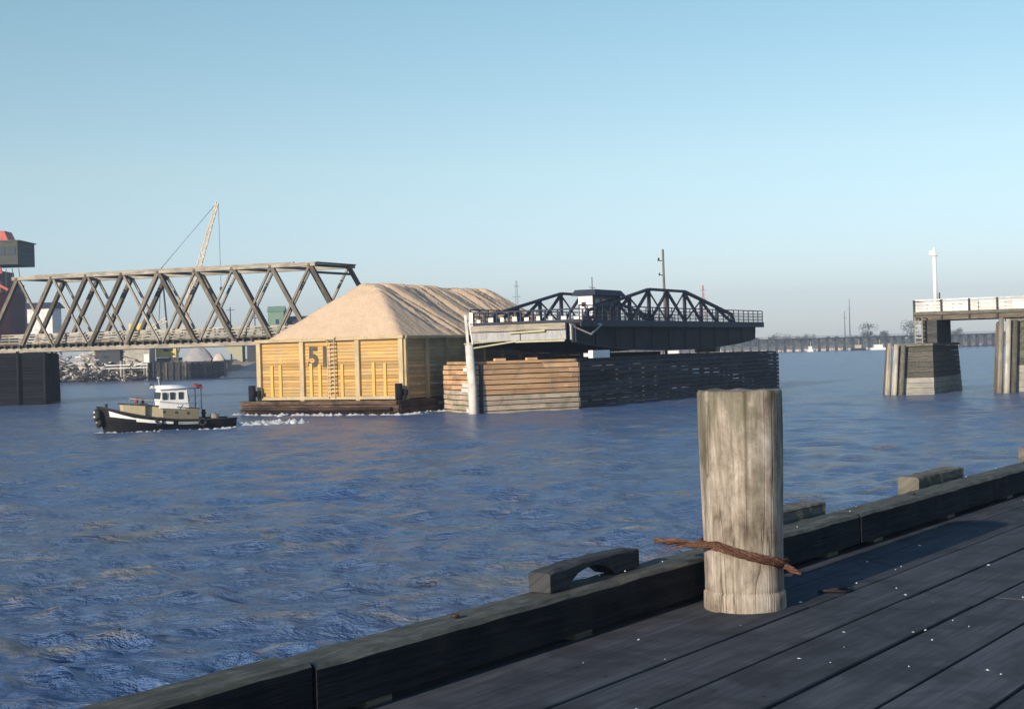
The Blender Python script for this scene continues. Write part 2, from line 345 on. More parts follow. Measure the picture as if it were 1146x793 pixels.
# ---------------------------------------------------------------- land
def land(name, shore, back, z_edge, z_top, slope_w, mat, nx=120, ny=14, amp=.6, seed=0):
    """bank between a shoreline polyline and a back line, with a rough slope up from the water"""
    def samp(poly, t):
        L = [0]
        for a, b in zip(poly, poly[1:]): L.append(L[-1] + math.dist(a, b))
        d = t * L[-1]
        for k in range(len(poly) - 1):
            if d <= L[k + 1] + 1e-6:
                f = (d - L[k]) / (L[k + 1] - L[k]); return Vector((poly[k][0] + f * (poly[k + 1][0] - poly[k][0]), poly[k][1] + f * (poly[k + 1][1] - poly[k][1])))
        return Vector(poly[-1])
    vs = []; fs = []
    for i in range(nx + 1):
        a = samp(shore, i / nx); b = samp(back, i / nx); dd = (b - a).length
        for j in range(ny + 1):
            w = (j / ny) ** 2.4; p = a.lerp(b, w); dist = dd * w
            h = z_edge + (z_top - z_edge) * min(1, dist / slope_w)
            h += amp * noise.noise(Vector((p.x * .11 + seed, p.y * .11, 0))) * (1 if j else .4)
            vs.append((p.x, p.y, h))
    for i in range(nx):
        for j in range(ny): k = i * (ny + 1) + j; fs.append((k, k + ny + 1, k + ny + 2, k + 1))
    mb = MB(); mb.poly(vs, fs, .5, True); o = mb.build(name, mat); o['kind'] = 'structure'; return o
land('left_bank', [(-700, 360), (-200, 372), (-100, 373), (-58, 374), (-40, 420), (-20, 560), (10, 830)],
     [(-900, 1400), (-700, 1400), (-500, 1400), (-350, 1400), (-300, 1400), (-200, 1400), (20, 1400)], -.8, 4.6, 9, M['bank'], 140, 22, 1.2)
land('far_bank', [(-20, 905), (120, 903), (400, 930), (900, 900)], [(-100, 1450), (200, 1450), (600, 1450), (1300, 1400)], -.5, 3.2, 14, M['farbank'], 120, 14, .8, 9)

def treeline(name, x0, x1, y, hmin, hmax, n, zb, seed):
    rnd = random.Random(seed); mb = MB()
    for i in range(n):
        x = x0 + (x1 - x0) * rnd.random(); yy = y + rnd.uniform(-18, 18); h = rnd.uniform(hmin, hmax) * (.6 + .5 * (noise.noise(Vector((x * .012, seed, 0))) + .5))
        for c in range(26):
            cx = x + rnd.gauss(0, 3.5); cz = zb + h * rnd.random() ** .8; r = rnd.uniform(.9, 2.2)
            a = rnd.random() * 6; q = [(cx + r * math.cos(a + g), yy + rnd.uniform(-2, 2), cz + r * .8 * math.sin(a + g)) for g in (0, 1.9, 3.3, 4.8)]
            mb.poly(q, [(0, 1, 2, 3)], rnd.random())
    return tag(mb.build(name, M['leaf']), kind='stuff')
tl = treeline('far_woodland', -80, 620, 1240, 5, 9, 420, 2, 4); tag(tl, 'low hazy band of woodland along the far shore behind the trestle', 'woodland')

def far_tree(x, y, h, w, label, seed):
    rnd = random.Random(seed); t = thing('tree', label, 'tree', (x, y, 2.5), 0, 'round trees on the far shore')
    b = MB(); b.tube([(0, 0, -.6), (.1, 0, h * .3), (0, .1, h * .6)], [.45, .35, .2], 7)
    for k in range(5): a = k * 1.3; b.tube([(0, 0, h * .35), (w * .25 * math.cos(a), w * .25 * math.sin(a), h * .65)], [.18, .07], 5)
    b.build('trunk', M['bark'], t); c = MB()
    cl = [(rnd.gauss(0, w * .22), rnd.gauss(0, w * .22), h * rnd.uniform(.42, .9), rnd.uniform(.14, .27) * w) for _ in range(13)]
    for k in range(900):
        cx, cy, cz, r = rnd.choice(cl); d = Vector((rnd.gauss(0, 1), rnd.gauss(0, 1), rnd.gauss(0, .8))).normalized() * r * rnd.random() ** .4
        p = Vector((cx, cy, cz)) + d; s = rnd.uniform(.18, .42)
        u = Vector((rnd.gauss(0, 1), rnd.gauss(0, 1), rnd.gauss(0, 1))).normalized(); v = u.orthogonal().normalized()
        c.poly([p + u * s, p + v * s, p - u * s, p - v * s], [(0, 1, 2, 3)], rnd.random())
    c.build('crown', M['leaf'], t)
for k, (px, h, w, lab) in enumerate([(.2505, 15, 13, 'tall round tree left of the broad stone bridge pier on the far shore'), (.262, 9, 10, 'low tree just right of the tall round tree on the far shore'),
        (.281, 16, 14, 'large round tree partly hidden behind the bridge pier with the ladder'), (.205, 8.5, 13, 'small round tree seen above the trestle right of the fender end'), (.192, 8, 16, 'wide flat tree on the far shore nearest the swing span end'),
        (.313, 10, 12, 'far tree seen in the gap between the two bridge piers')]):
    far_tree(px * 950, 950, h, w, lab, 20 + k)

# ---------------------------------------------------------------- far trestle bridge, masts, pylons, boats
fb = thing('trestle_bridge', 'long low timber trestle bridge crossing the far end of the river', 'bridge', (0, 0, 0))
def fbp(x): return 845 + (x - 100) * .18
a = MB(); p0 = (-15, fbp(-15)); p1 = (460, fbp(460))
a.beam((*p0, 7.7), (*p1, 7.7), 5, .9); a.build('deck', M['dark_wood'], fb)
a = MB()
for zz in (8.75, 9.2): a.beam((p0[0], p0[1] - 2.3, zz), (p1[0], p1[1] - 2.3, zz), .12, .14)
for k in range(160): x = -15 + k * 475 / 159; a.beam((x, fbp(x) - 2.3, 8.1), (x, fbp(x) - 2.3, 9.3), .15, .15)
a.build('railing', M['truss'], fb)
for k in range(88):
    x = -12 + k * 5.35; y = fbp(x); a = MB()
    for j in (-2.2, -.8, .8, 2.2): a.tube([(x + random.uniform(-.1, .1), y + j * 1.4, -1), (x, y + j, 7.3)], [.32, .28], 6)
    a.beam((x, y - 2.8, 7.1), (x, y + 2.8, 7.1), .4, .4); a.beam((x, y - 3, 1.2), (x, y + 2.6, 6.5), .12, .3); a.build('bent', M['dark_wood'], fb)
for k, (x, y, h, lab) in enumerate([(.238, 1100, 36, 'taller of two thin radio masts on the far shore, the right one'), (.2345, 1100, 27, 'shorter of two thin radio masts on the far shore, the left one')]):
    t = thing('radio_mast', lab, 'mast', (x * y, y, 2.5), 0, 'radio masts on the far shore'); a = MB()
    a.tube([(0, 0, -.5), (0, 0, h)], [.5, .18], 5); a.build('pole', M['dark_wood'], t)
    a = MB(); a.beam((-1.5, 0, h * .8), (1.5, 0, h * .8), .2, .2); a.build('crossarm', M['dark_wood'], t)
def pylon(x, y, h, w, label, mat, crane=False):
    t = thing('lattice_pylon', label, 'pylon', (x, y, 2.5)); a = MB()
    n = 9
    for i in range(n):
        f0, f1 = i / n, (i + 1) / n; w0, w1 = w * (1 - .85 * f0), w * (1 - .85 * f1); z0, z1 = h * f0 - .5, h * f1
        for sx in (-1, 1):
            for sy in (-1, 1): a.beam((sx * w0, sy * w0, z0), (sx * w1, sy * w1, z1), .22, .22)
        for sy in (-1, 1): a.beam((-w0, sy * w0, z0), (w1, sy * w1, z1), .12, .12); a.beam((w0, sy * w0, z0), (-w1, sy * w1, z1), .12, .12)
    a.build('tower', mat, t); a = MB()
    for zz, l in ((.62, 4.5), (.78, 3.6), (.92, 2.5)): a.beam((-l, 0, h * zz), (l, 0, h * zz), .25, .3)
    a.build('crossarms', mat, t)
pylon(.0045 * 1150, 1150, 60, 2.6, 'lattice electricity pylon rising just behind the right end of the wood chip heap', M['dark_wood'])
pylon(.1355 * 1150, 1150, 52, 2.4, 'faint reddish lattice tower on the skyline behind the swing span', M['red'])
def far_boat(x, y, l, label, cab, cmat):
    t = thing('boat', label, 'boat', (x, y, 0), 0, 'boats moored along the far shore'); a = MB()
    o = [(-l / 2, -1.5), (l * .3, -1.6), (l / 2, 0), (l * .3, 1.6), (-l / 2, 1.5)]
    a.prism(o, -.3, 1.3, .5); a.build('hull', M['white'] if cab else M['black'], t)
    a = MB(); a.box(-l * .3, l * .15, -1.1, 1.1, 1.3, 3.0); a.box(-l * .32, l * .18, -1.2, 1.2, 3.003, 3.2); a.build('cabin', cmat, t)
    a = MB(); a.tube([(0, 0, 3.2), (0, 0, 6)], .08, 5); a.build('mast', M['white'], t)
far_boat(.2585 * 830, 830, 11, 'white boat with white cabin moored just left of the bridge pier', True, M['white'])
far_boat(.2440 * 832, 832, 8, 'dark boat with a cream cabin moored below the two radio masts', False, M['cream'])
far_boat(.2100 * 832, 832, 4, 'small white boat moored under the middle of the far trestle', True, M['white'])
far_boat(.1140 * 700, 700, 14, 'white boat seen through the gap below the swing span', True, M['white'])
far_boat(.0560 * 640, 640, 12, 'white cabin boat seen between the fender top and the left of the swing span', True, M['white'])
far_boat(.1440 * 720, 720, 12, 'pale boat seen under the right end of the swing span', True, M['white'])
rb = MB(); rnd = random.Random(5)
for k in range(700):
    x = 70 + rnd.random() * 360; y = 900 + rnd.uniform(-4, 4); r = rnd.uniform(.5, 1.3)
    rb.poly([(x + r * sx * rnd.uniform(.6, 1), y + r * sy * rnd.uniform(.6, 1), rnd.uniform(.2, .9) + r * sz * .6) for sx in (-1, 1) for sy in (-1, 1) for sz in (-1, 1)],
            [(0, 1, 3, 2), (4, 6, 7, 5), (0, 4, 5, 1), (2, 3, 7, 6), (1, 5, 7, 3), (0, 2, 6, 4)], rnd.random())
tag(rb.build('riprap', M['sand']), 'pinkish riprap stones along the waterline under the far trestle', 'riprap', kind='stuff')

# ---------------------------------------------------------------- left bank: yard, wharf, sheds, cranes, ship
def jumble(name, x0, x1, y0, y1, zf, n, mat, label, cat, seed, lmin=2, lmax=8):
    rnd = random.Random(seed); mb = MB()
    for k in range(n):
        x = rnd.uniform(x0, x1); y = rnd.uniform(y0, y1); z = zf(x, y) * rnd.uniform(.25, 1); a = rnd.gauss(0, .9); l = rnd.uniform(lmin, lmax); el = rnd.gauss(0, .28)
        d = Vector((math.cos(a) * math.cos(el), math.sin(a) * math.cos(el), math.sin(el))) * l / 2; c = Vector((x, y, z)); s = rnd.uniform(.15, .55)
        if rnd.random() < .5: mb.beam(c - d, c + d, s, s * rnd.uniform(.4, 1), tone=rnd.random())
        else: mb.tube([c - d, c + d], [s * .6, s * .4], 7, tone=rnd.random())
    return tag(mb.build(name, mat), label, cat, kind='stuff')
jumble('driftwood_heap', -122, -99, 371.5, 381, lambda x, y: min(9.0, .5 + (y - 371) * 1.3) * (.7 + .3 * math.sin(x * .5)), 680, M['rip'], 'pale tangle of broken timbers and rubble heaped on the left bank', 'driftwood', 2)
jumble('log_debris', -123, -96, 370, 376, lambda x, y: max(.4, (y - 369.5) * .8), 130, M['dark_wood'], 'dark logs and scrap timber along the left shoreline below the heap', 'logs', 8, 3, 10)
def shed(name, cx, cy, w, d, zb, zt, roof, wall, rmat, label, cat, wins=(), ov=.5, gable=True):
    t = thing(name, label, cat, (cx, cy, zb)); h = zt - zb; a = MB(); a.box(-w / 2, w / 2, -d / 2, d / 2, -.8, h); 
    a.build('wall', wall, t); a = MB()
    if gable:
        v = [(-w / 2 - ov, -d / 2 - ov, h + .01), (w / 2 + ov, -d / 2 - ov, h + .01), (w / 2 + ov, d / 2 + ov, h + .01), (-w / 2 - ov, d / 2 + ov, h + .01), (-w / 2 - ov, 0, h + roof), (w / 2 + ov, 0, h + roof)]
        a.poly(v, [(3, 2, 1, 0), (0, 1, 5, 4), (2, 3, 4, 5), (1, 2, 5), (3, 0, 4)])
    else: a.poly([(-w / 2 - ov, -d / 2 - ov, h + .01), (w / 2 + ov, -d / 2 - ov, h + .01), (w / 2 + ov, d / 2 + ov, h + .01), (-w / 2 - ov, d / 2 + ov, h + .01),
                  (-w / 2 - ov, -d / 2 - ov, h + .3), (w / 2 + ov, -d / 2 - ov, h + .3), (w / 2 + ov, d / 2 + ov, h + roof), (-w / 2 - ov, d / 2 + ov, h + roof)],
                 [(3, 2, 1, 0), (4, 5, 6, 7), (0, 1, 5, 4), (1, 2, 6, 5), (2, 3, 7, 6), (3, 0, 4, 7)])
    a.build('roof', rmat, t)
    for (wx, wz, ww, wh) in wins:
        a = MB(); a.box(wx - ww / 2, wx + ww / 2, -d / 2 - .06, -d / 2 - .003, wz - wh / 2, wz + wh / 2); a.build('window', M['glass'], t)
    return t
shed('white_house', -131, 397, 8.6, 8, 4, 20.5, 1.6, M['white_wood'], M['shed_dark'], 'tall white house with a dark roof right of the red ship', 'house', [(1.6, 11.2, 1.2, 2.2), (-2, 11.2, 1.2, 2.2)], .9)
shed('boat_shed', -99.3, 379, 7.0, 6, 1.6, 8.8, 1.0, M['rail_wood'], M['white_wood'], 'grey board shed with a pale roof behind the landing posts', 'shed', [(2.6, 4.2, .9, 1.3)], .4, False)
shed('dark_shed', -106.6, 378, 6.5, 6, 1.8, 7.8, .6, M['shed_dark'], M['shed_dark'], 'low dark shed between the driftwood heap and the grey board shed', 'shed', [(-.5, 4.5, 1.4, .6)], .2, False)
shed('green_shed', -62.8, 382, 4.2, 4.4, 4, 17.2, 1.5, M['shed_green'], M['shed_green'], 'tall narrow green shed seen through the right panels of the truss bridge', 'shed', [(.4, 10.5, .9, 1.3)], .25)
shed('dark_warehouse', -57.0, 386, 6.6, 7, 4, 14.6, 1.4, M['shed_dark'], M['shed_dark'], 'dark warehouse right of the tall narrow green shed', 'warehouse', [(-1.5, 8, 1, 1), (1.5, 8, 1, 1)], .3)
shed('black_shed', -69.0, 384, 4.0, 5, 3.4, 9.4, .4, M['shed_dark'], M['shed_dark'], 'black shed on the sloping bank just left of the yellow barge', 'shed', [(0, 3.8, 1.2, .9)], .2, False)
t = MB(); t.poly([(-78, 381, 9.4), (-72.2, 381, 9.4), (-72.2, 381, 4.0), (-73.6, 381, 4.6), (-78, 385, 9.4), (-72.2, 385, 9.4), (-72.2, 385, 4.0), (-73.6, 385, 4.6)],
            [(0, 3, 2, 1), (4, 5, 6, 7), (0, 1, 5, 4), (1, 2, 6, 5), (2, 3, 7, 6), (3, 0, 4, 7)])
tag(t.build('hopper', M['khaki']), 'khaki wedge-shaped hopper left of the black shed on the bank', 'hopper')
def heap(name, cx, cy, rx, ry, zb, h, mat, label, cat, seed):
    vs = [(0, 0, h)]; fs = []; nr, na = 10, 32
    for i in range(1, nr + 1):
        f = i / nr
        for j in range(na):
            a = 2 * math.pi * j / na; z = h * (math.cos(f * math.pi * .5)) ** .9
            q = 1 + .16 * noise.noise(Vector((math.cos(a) * 1.5 + seed, math.sin(a) * 1.5, f * 2)))
            vs.append((rx * f * q * math.cos(a), ry * f * q * math.sin(a), z + .35 * noise.noise(Vector((rx * f * math.cos(a) * .6, ry * f * math.sin(a) * .6, seed)))))
    for j in range(na): fs.append((0, 1 + j, 1 + (j + 1) % na))
    for i in range(nr - 1):
        for j in range(na): a, b = 1 + i * na + j, 1 + i * na + (j + 1) % na; fs.append((a, a + na, b + na, b))
    m = MB(); m.poly(vs, fs, .5, True); o = m.build(name, mat); o.location = (cx, cy, zb); return tag(o, label, cat)
heap('gravel_pile', -84, 382, 6.0, 4, 1.5, 7.0, M['bank_gravel'], 'big grey rounded gravel heap behind the dark bulkhead', 'gravel heap', 1)
heap('gravel_pile', -78.3, 380, 3.0, 3, 1.5, 5.0, M['sand'], 'smaller paler heap right of the big grey gravel heap', 'gravel heap', 5)
heap('sand_pile', -67, 379, 8.5, 7, -.6, 4.6, M['bank_gravel'], 'low grey sand slope at the waterline left of the yellow barge', 'sand heap', 9)
t = MB(); t.poly([(-77, 371.2, -.3), (-60, 371.2, -.3), (-60, 374.5, 1.6), (-75, 374.5, 1.7), (-60, 378, -.3), (-76, 378, -.3)], [(0, 1, 2, 3), (3, 2, 4, 5), (0, 3, 5), (1, 4, 2), (0, 5, 4, 1)])
tag(t.build('beach_strip', M['sand']), kind='structure')
# timber bulkhead and landing
bw = thing('bulkhead_wharf', 'long dark timber bulkhead with upright piles on the left bank', 'wharf', (-87, 372.5, 0)); a = MB()
for zz in range(12): a.box(-9, 12, 0, .3, -.6 + zz * .4, -.25 + zz * .4)
a.build('planking', M['dark_wood'], bw)
for k in range(13): a = MB(); a.tube([(-8.6 + k * 1.7, -.3, -1), (-8.6 + k * 1.7, -.2, 4.3 + random.uniform(0, .8))], .24, 7); a.build('pile', M['truss'] if k % 3 == 0 else M['dark_wood'], bw)
a = MB(); a.box(-9, 12, .3, 5, 4.2, 4.5); a.build('deck', M['dark_wood'], bw)
lw = thing('landing_stage', 'small landing with pale posts and a white handrail in front of the grey shed', 'landing', (-99, 371.5, 0)); a = MB(); a.box(-5, 4.2, 0, 5, 2.4, 2.8); a.build('deck', M['truss'], lw)
for x in (-3.1, -2.3, -.2, 3.0, 3.7): a = MB(); a.tube([(x, -.3, -1), (x, -.3, 5.2 if x < 0 else 4.6)], .33, 8); a.build('post', M['rail_wood'], lw)
a = MB(); a.beam((-7, -.7, 4.1), (4, -.7, 4.1), .12, .3); a.beam((-7, -.7, 3.3), (4, -.7, 3.3), .12, .3); a.build('handrail', M['white_wood'], lw)
t = MB(); t.box(1.1, 2.4, -.25, 0, -.5, 1.6); t.box(1.0, 2.5, -.3, .05, 1.6, 1.8); o = t.build('white_notice_board', M['white'], None); o.location = (-97.3, 372, 5); tag(o, 'small white board at the right end of the landing stage', 'board')
# two cranes
def lattice(mb, p, q, w, seg, w2=None, t=.16):
    p = Vector(p); q = Vector(q); e = (q - p).normalized(); sx = e.cross(Vector((0, 1, 0))).normalized(); sy = e.cross(sx); w2 = w if w2 is None else w2
    def c(f, i, j): ww = w + (w2 - w) * f; return p.lerp(q, f) + sx * i * ww / 2 + sy * j * ww / 2
    for k in range(seg):
        f0, f1 = k / seg, (k + 1) / seg
        for i in (-1, 1):
            for j in (-1, 1): mb.beam(c(f0, i, j), c(f1, i, j), t, t)
        for i in (-1, 1): mb.beam(c(f0, i, -1), c(f1, i, 1), t * .7, t * .7); mb.beam(c(f0, i, 1), c(f1, i, -1), t * .7, t * .7)
        for j in (-1, 1): mb.beam(c(f0, -1, j), c(f1, 1, j), t * .7, t * .7); mb.beam(c(f0, 1, j), c(f1, -1, j), t * .7, t * .7)
cr = thing('crane', 'pale crane with a long lattice boom leaning right above the truss bridge', 'crane', (-92.5, 384, 4.4)); a = MB()
lattice(a, (1.5, 0, 3), (14.1, 0, 42.8), 1.9, 22, .6, .15); a.build('boom', M['crane_pale'], cr)
a = MB(); a.box(-3.2, 2.2, -1.6, 1.6, 1.4, 4.6); a.build('cab', M['crane_yellow'], cr)
a = MB(); a.box(-1.2, 1.4, -1.65, -1.603, 3, 4.2); a.build('window', M['glass'], cr)
a = MB(); a.box(-3, 3, -2, -1, -1, 1.3); a.box(-3, 3, 1, 2, -1, 1.3); a.build('crawler_tracks', M['shed_dark'], cr)
a = MB(); a.tube([(-3, 0, 4.6), (-1.5, 0, 25.5), (14.1, 0, 42.8)], .09, 5); a.tube([(-1.5, .3, 25.5), (0, 0, 4.5)], .25, 5); a.build('stay_cable', M['steel'], cr)
a = MB(); a.tube([(14.4, 0, 42.6), (14.5, 0, 20)], .06, 5); a.box(14.2, 14.8, -.3, .3, 19, 20); a.build('hook', M['steel'], cr)
cr2 = thing('derrick', 'low yellow derrick machine behind the middle of the truss bridge', 'derrick', (-100.5, 381, 4.4)); a = MB()
a.box(-1.6, 2.2, -1.5, 1.5, 6.2, 10.6); a.box(-2.6, 3, -1.8, 1.8, 5.2, 6.197); a.build('cab', M['crane_yellow'], cr2)
a = MB(); lattice(a, (-1.8, 0, -1), (-1.2, 0, 5.2), 1.6, 4); lattice(a, (2.2, 0, -1), (1.6, 0, 5.2), 1.6, 4); a.build('frame', M['crane_pale'], cr2)
a = MB(); a.box(-.6, .6, -1.56, -1.503, 7.8, 9.2); a.build('window', M['glass'], cr2)
a = MB(); lattice(a, (2, 0, 8), (8.2, 0, 11.5), 1.0, 6); a.build('jib', M['crane_pale'], cr2)
cr3 = thing('gantry_leg', 'thin pale lattice post right of the yellow derrick behind the truss bridge', 'gantry', (-93, 390, 4.4)); a = MB(); lattice(a, (0, 0, -1), (0, 0, 9), 1.4, 6); lattice(a, (6, 0, -1), (6, 0, 7.5), 1.2, 6); a.build('posts', M['crane_pale'], cr3)
a = MB(); a.beam((-1, 0, 9.2), (7, 0, 8), .5, .4); a.build('crossbeam', M['crane_pale'], cr3)
for k, (x, y, h, lab) in enumerate([(-76.5, 388, 15, 'thin utility pole on the bank behind the centre of the truss bridge'), (-72, 400, 13, 'thin utility pole left of the tall green shed')]):
    t = thing('utility_pole', lab, 'utility pole', (x, y, 4), 0, 'utility poles on the left bank'); a = MB(); a.tube([(0, 0, -1), (0, 0, h)], [.22, .14], 7); a.build('pole', M['dark_wood'], t)
    a = MB(); a.beam((-1.2, 0, h - .8), (1.2, 0, h - .8), .14, .16); a.build('crossarm', M['dark_wood'], t)
# red ship
sh = thing('ship', 'large dark red ship with a grey planked bridge and red funnel at the left edge', 'ship', (-118, 300, 0)); a = MB()
a.prism([(-40, -9), (10.5, -9), (14.3, -5), (15.6, 0), (14.3, 5), (10.5, 9), (-40, 9)], -1, 19.8, .4, 1.0); a.build('hull', M['shipred'], sh)
a = MB(); a.box(-16, 13.2, -7, 7, 19.8, 22); a.box(-16, 11.4, -6, 6, 22.003, 24.6); a.build('upper_deck', M['shipred'], sh)
a = MB(); a.beam((-1, -7.3, 20.6), (13.5, -7.3, 24.4), .4, 1.3); a.beam((6, -7.5, 25.2), (14.8, -7.5, 20.3), .3, .5); a.build('ramp', M['red'], sh)
a = MB(); a.box(-16, 16.6, -6.5, 4, 25.6, 30.4); a.box(-17, 17, -6.7, 4.2, 30.403, 30.6); a.build('bridge_deck', M['shipgrey'], sh)
for k in range(9): b = MB(); b.box(-3.0 + k * 2.2, -1.4 + k * 2.2, -6.6, -6.503, 27.6, 29.2); b.build('window', M['glass'], sh)
a = MB(); a.prism([(-6, -3), (13.6, -3), (13.6, 2), (-6, 2)], 30.603, 32.9, .5, .9); a.build('funnel', M['red'], sh)
a = MB()
for k in range(7): x = 9 + k * 1.3; a.beam((x, -6.7, 24.7), (x - 1.2 + k * .3, -6.9, 19.8), .12, .12)
a.build('railing', M['shed_dark'], sh)

# ---------------------------------------------------------------- timber pier box (local: x along the river, y across)
AX = (.486, .874); AXR = math.atan2(AX[1], AX[0])
def crib(name, label, cat, corner, w, l, z1, mat, batter=.0, rot=AXR, pilemat=None, npile=(4, 7), capmat=None, group=None):
    """plank-clad pier; corner = near right corner, w across to the left, l along"""
    t = thing(name, label, cat, (*corner, 0), rot, group); rows = int((z1 + 1) / .36)
    for side, (p0, p1, nrm) in {'front': ((0, 0), (0, w), (-1, 0)), 'left': ((0, w), (l, w), (0, 1)), 'right': ((0, 0), (l, 0), (0, -1)), 'back': ((l, 0), (l, w), (1, 0))}.items():
        a = MB()
        for k in range(rows):
            z = -1 + k * .36; o = batter * (1 - z / z1)
            nx, ny = nrm; e = Vector((p1[0] - p0[0], p1[1] - p0[1])).normalized()
            q0 = Vector((p0[0] + nx * o, p0[1] + ny * o)) - e * o; q1 = Vector((p1[0] + nx * o, p1[1] + ny * o)) + e * o
            a.beam((q0.x, q0.y, z + .16), (q1.x, q1.y, z + .16), .14, .31 if k % 7 else .28)
        a.build('plank_face', mat, t)
    pm = pilemat or mat; a = MB()
    a.box(.25, l - .25, .25, w - .25, -1, z1 - .35); a.build('core', M['black_wood'], t)
    for (n, f) in ((npile[0], lambda q: (-.22, w * q)), (npile[1], lambda q: (l * q, -.22)), (npile[1], lambda q: (l * q, w + .22))):
        for k in range(n):
            x, y = f(k / (n - 1)); bx = x - batter * 1.2 if x < 0 else x; by = y - batter * 1.2 if y < 0 else (y + batter * 1.2 if y > w else y)
            a = MB(); a.tube([(bx, by, -1.2), (x, y, z1 + random.uniform(-.1, .25))], [.22, .18], 9, rn=.05); a.build('pile', pm, t)
    a = MB(); a.box(-.1, l + .1, -.1, w + .1, z1 - .3, z1 + .02); a.build('cap', capmat or mat, t)
    return t

# ---------------------------------------------------------------- through truss bridge (left fixed span)
e = Vector((-36.6, 12.0)).normalized(); TR = math.atan2(e.y, e.x)     # local x runs to the left end, local y towards the camera
tb = thing('truss_bridge', 'long weathered timber through truss bridge span on the left', 'bridge', (-17.55, 156.5, 0), TR)
ZB, ZT, PN, NP = 6.45, 15.0, 4.82, 10
for yy, xo in ((0, 0), (-7.2, -1.35)):
    a = MB(); a.beam((-.8 + xo, yy, ZB), (PN * NP + .8, yy, ZB), .55, .5, tone=.85); a.build('bottom_chord', M['truss_top'], tb)
    a = MB(); a.beam((PN - .7 + xo, yy, ZT), (PN * (NP - 1) + .7, yy, ZT), .6, .42, tone=.9); a.beam((PN + 2 + xo, yy, ZT + .27), (PN * (NP - 1) - 2, yy, ZT + .27), .45, .12, tone=.8); a.build('top_chord', M['truss_top'], tb)
    for k in range(1, NP):                                        # top nodes k; heavy diagonals lean to the near end of each half
        x = k * PN + xo
        if k <= NP // 2:
            a = MB(); a.beam((x, yy, ZT), (x - PN, yy, ZB), .42, .50, up=(0, 1, 0)); a.build('heavy_diagonal', M['truss'], tb)
            if k < NP // 2 or True:
                a = MB(); a.beam((x, yy + .02, ZT), (x + PN, yy + .02, ZB), .24 if k < 5 else .4, .26 if k < 5 else .5, up=(0, 1, 0)); a.build('counter_diagonal', M['truss_top'], tb)
        else:
            a = MB(); a.beam((x, yy, ZT), (x + PN, yy, ZB), .42, .50, up=(0, 1, 0)); a.build('heavy_diagonal', M['truss'], tb)
            a = MB(); a.beam((x, yy - .02, ZT), (x - PN, yy - .02, ZB), .24, .26, up=(0, 1, 0)); a.build('counter_diagonal', M['truss_top'], tb)
for k in range(1, NP):
    x = k * PN; a = MB(); a.beam((x + .07, .35, ZT - .05), (x - 1.42, -7.55, ZT - .05), .3, .3); a.build('top_strut', M['truss'], tb)
    if k < NP - 1: a = MB(); a.beam((x, 0, ZT - .1), (x + PN - 1.35, -7.2, ZT - .1), .16, .16); a.build('top_brace', M['truss'], tb)
a = MB(); a.beam((PN * .9, 0, ZT - .9), (PN * .9 - 1.35, -7.2, ZT - .9), .25, .25); a.beam((PN - .5, .2, ZT + .18), (PN - 1.85, -7.4, ZT + .18), .8, .12); a.build('portal', M['truss'], tb)
a = MB()
for k in range(49): a.box(k - .15 + .1, k + .25, -7.7, .62, ZB - .28 + .54, ZB + .6, axis='y')
a.build('floor_beams', M['dark_wood'], tb)
a = MB(); a.box(-.8, 49, -6.4, -.8, ZB + .6, ZB + .75); a.build('deck', M['truss'], tb)
for yy in (-.75, -6.4):
    a = MB()
    for j, zz in enumerate((.80, 1.14, 1.48)): 
        for s in range(10): a.beam((s * 4.9 - .6, yy, ZB + zz + .1), (s * 4.9 + 4.3, yy, ZB + zz + .1), .06, .17)
    a.beam((-.6, yy, ZB + 1.86), (49, yy, ZB + 1.86), .22, .13, tone=1)
    for s in range(25): a.beam((s * 2.0 - .5, yy - .12, ZB + .6), (s * 2.0 - .5, yy - .12, ZB + 1.85), .14, .14)
    a.build('railing', M['rail_wood'], tb)
crib('bridge_pier', 'black timber pier under the left end of the truss bridge', 'bridge pier', (-55.2, 168.0), 12, 15, 6.1, M['black_wood'], .05, R(103), M['black_wood'], (5, 7))  # pier clad all round in near-black timber
crib('bridge_pier', 'dark timber pier under the right end of the truss bridge hidden behind the barge', 'bridge pier', (-17.5, 153.5), 6, 14, 6.1, M['dark_wood'], .1, AXR + .25, None, (3, 5))

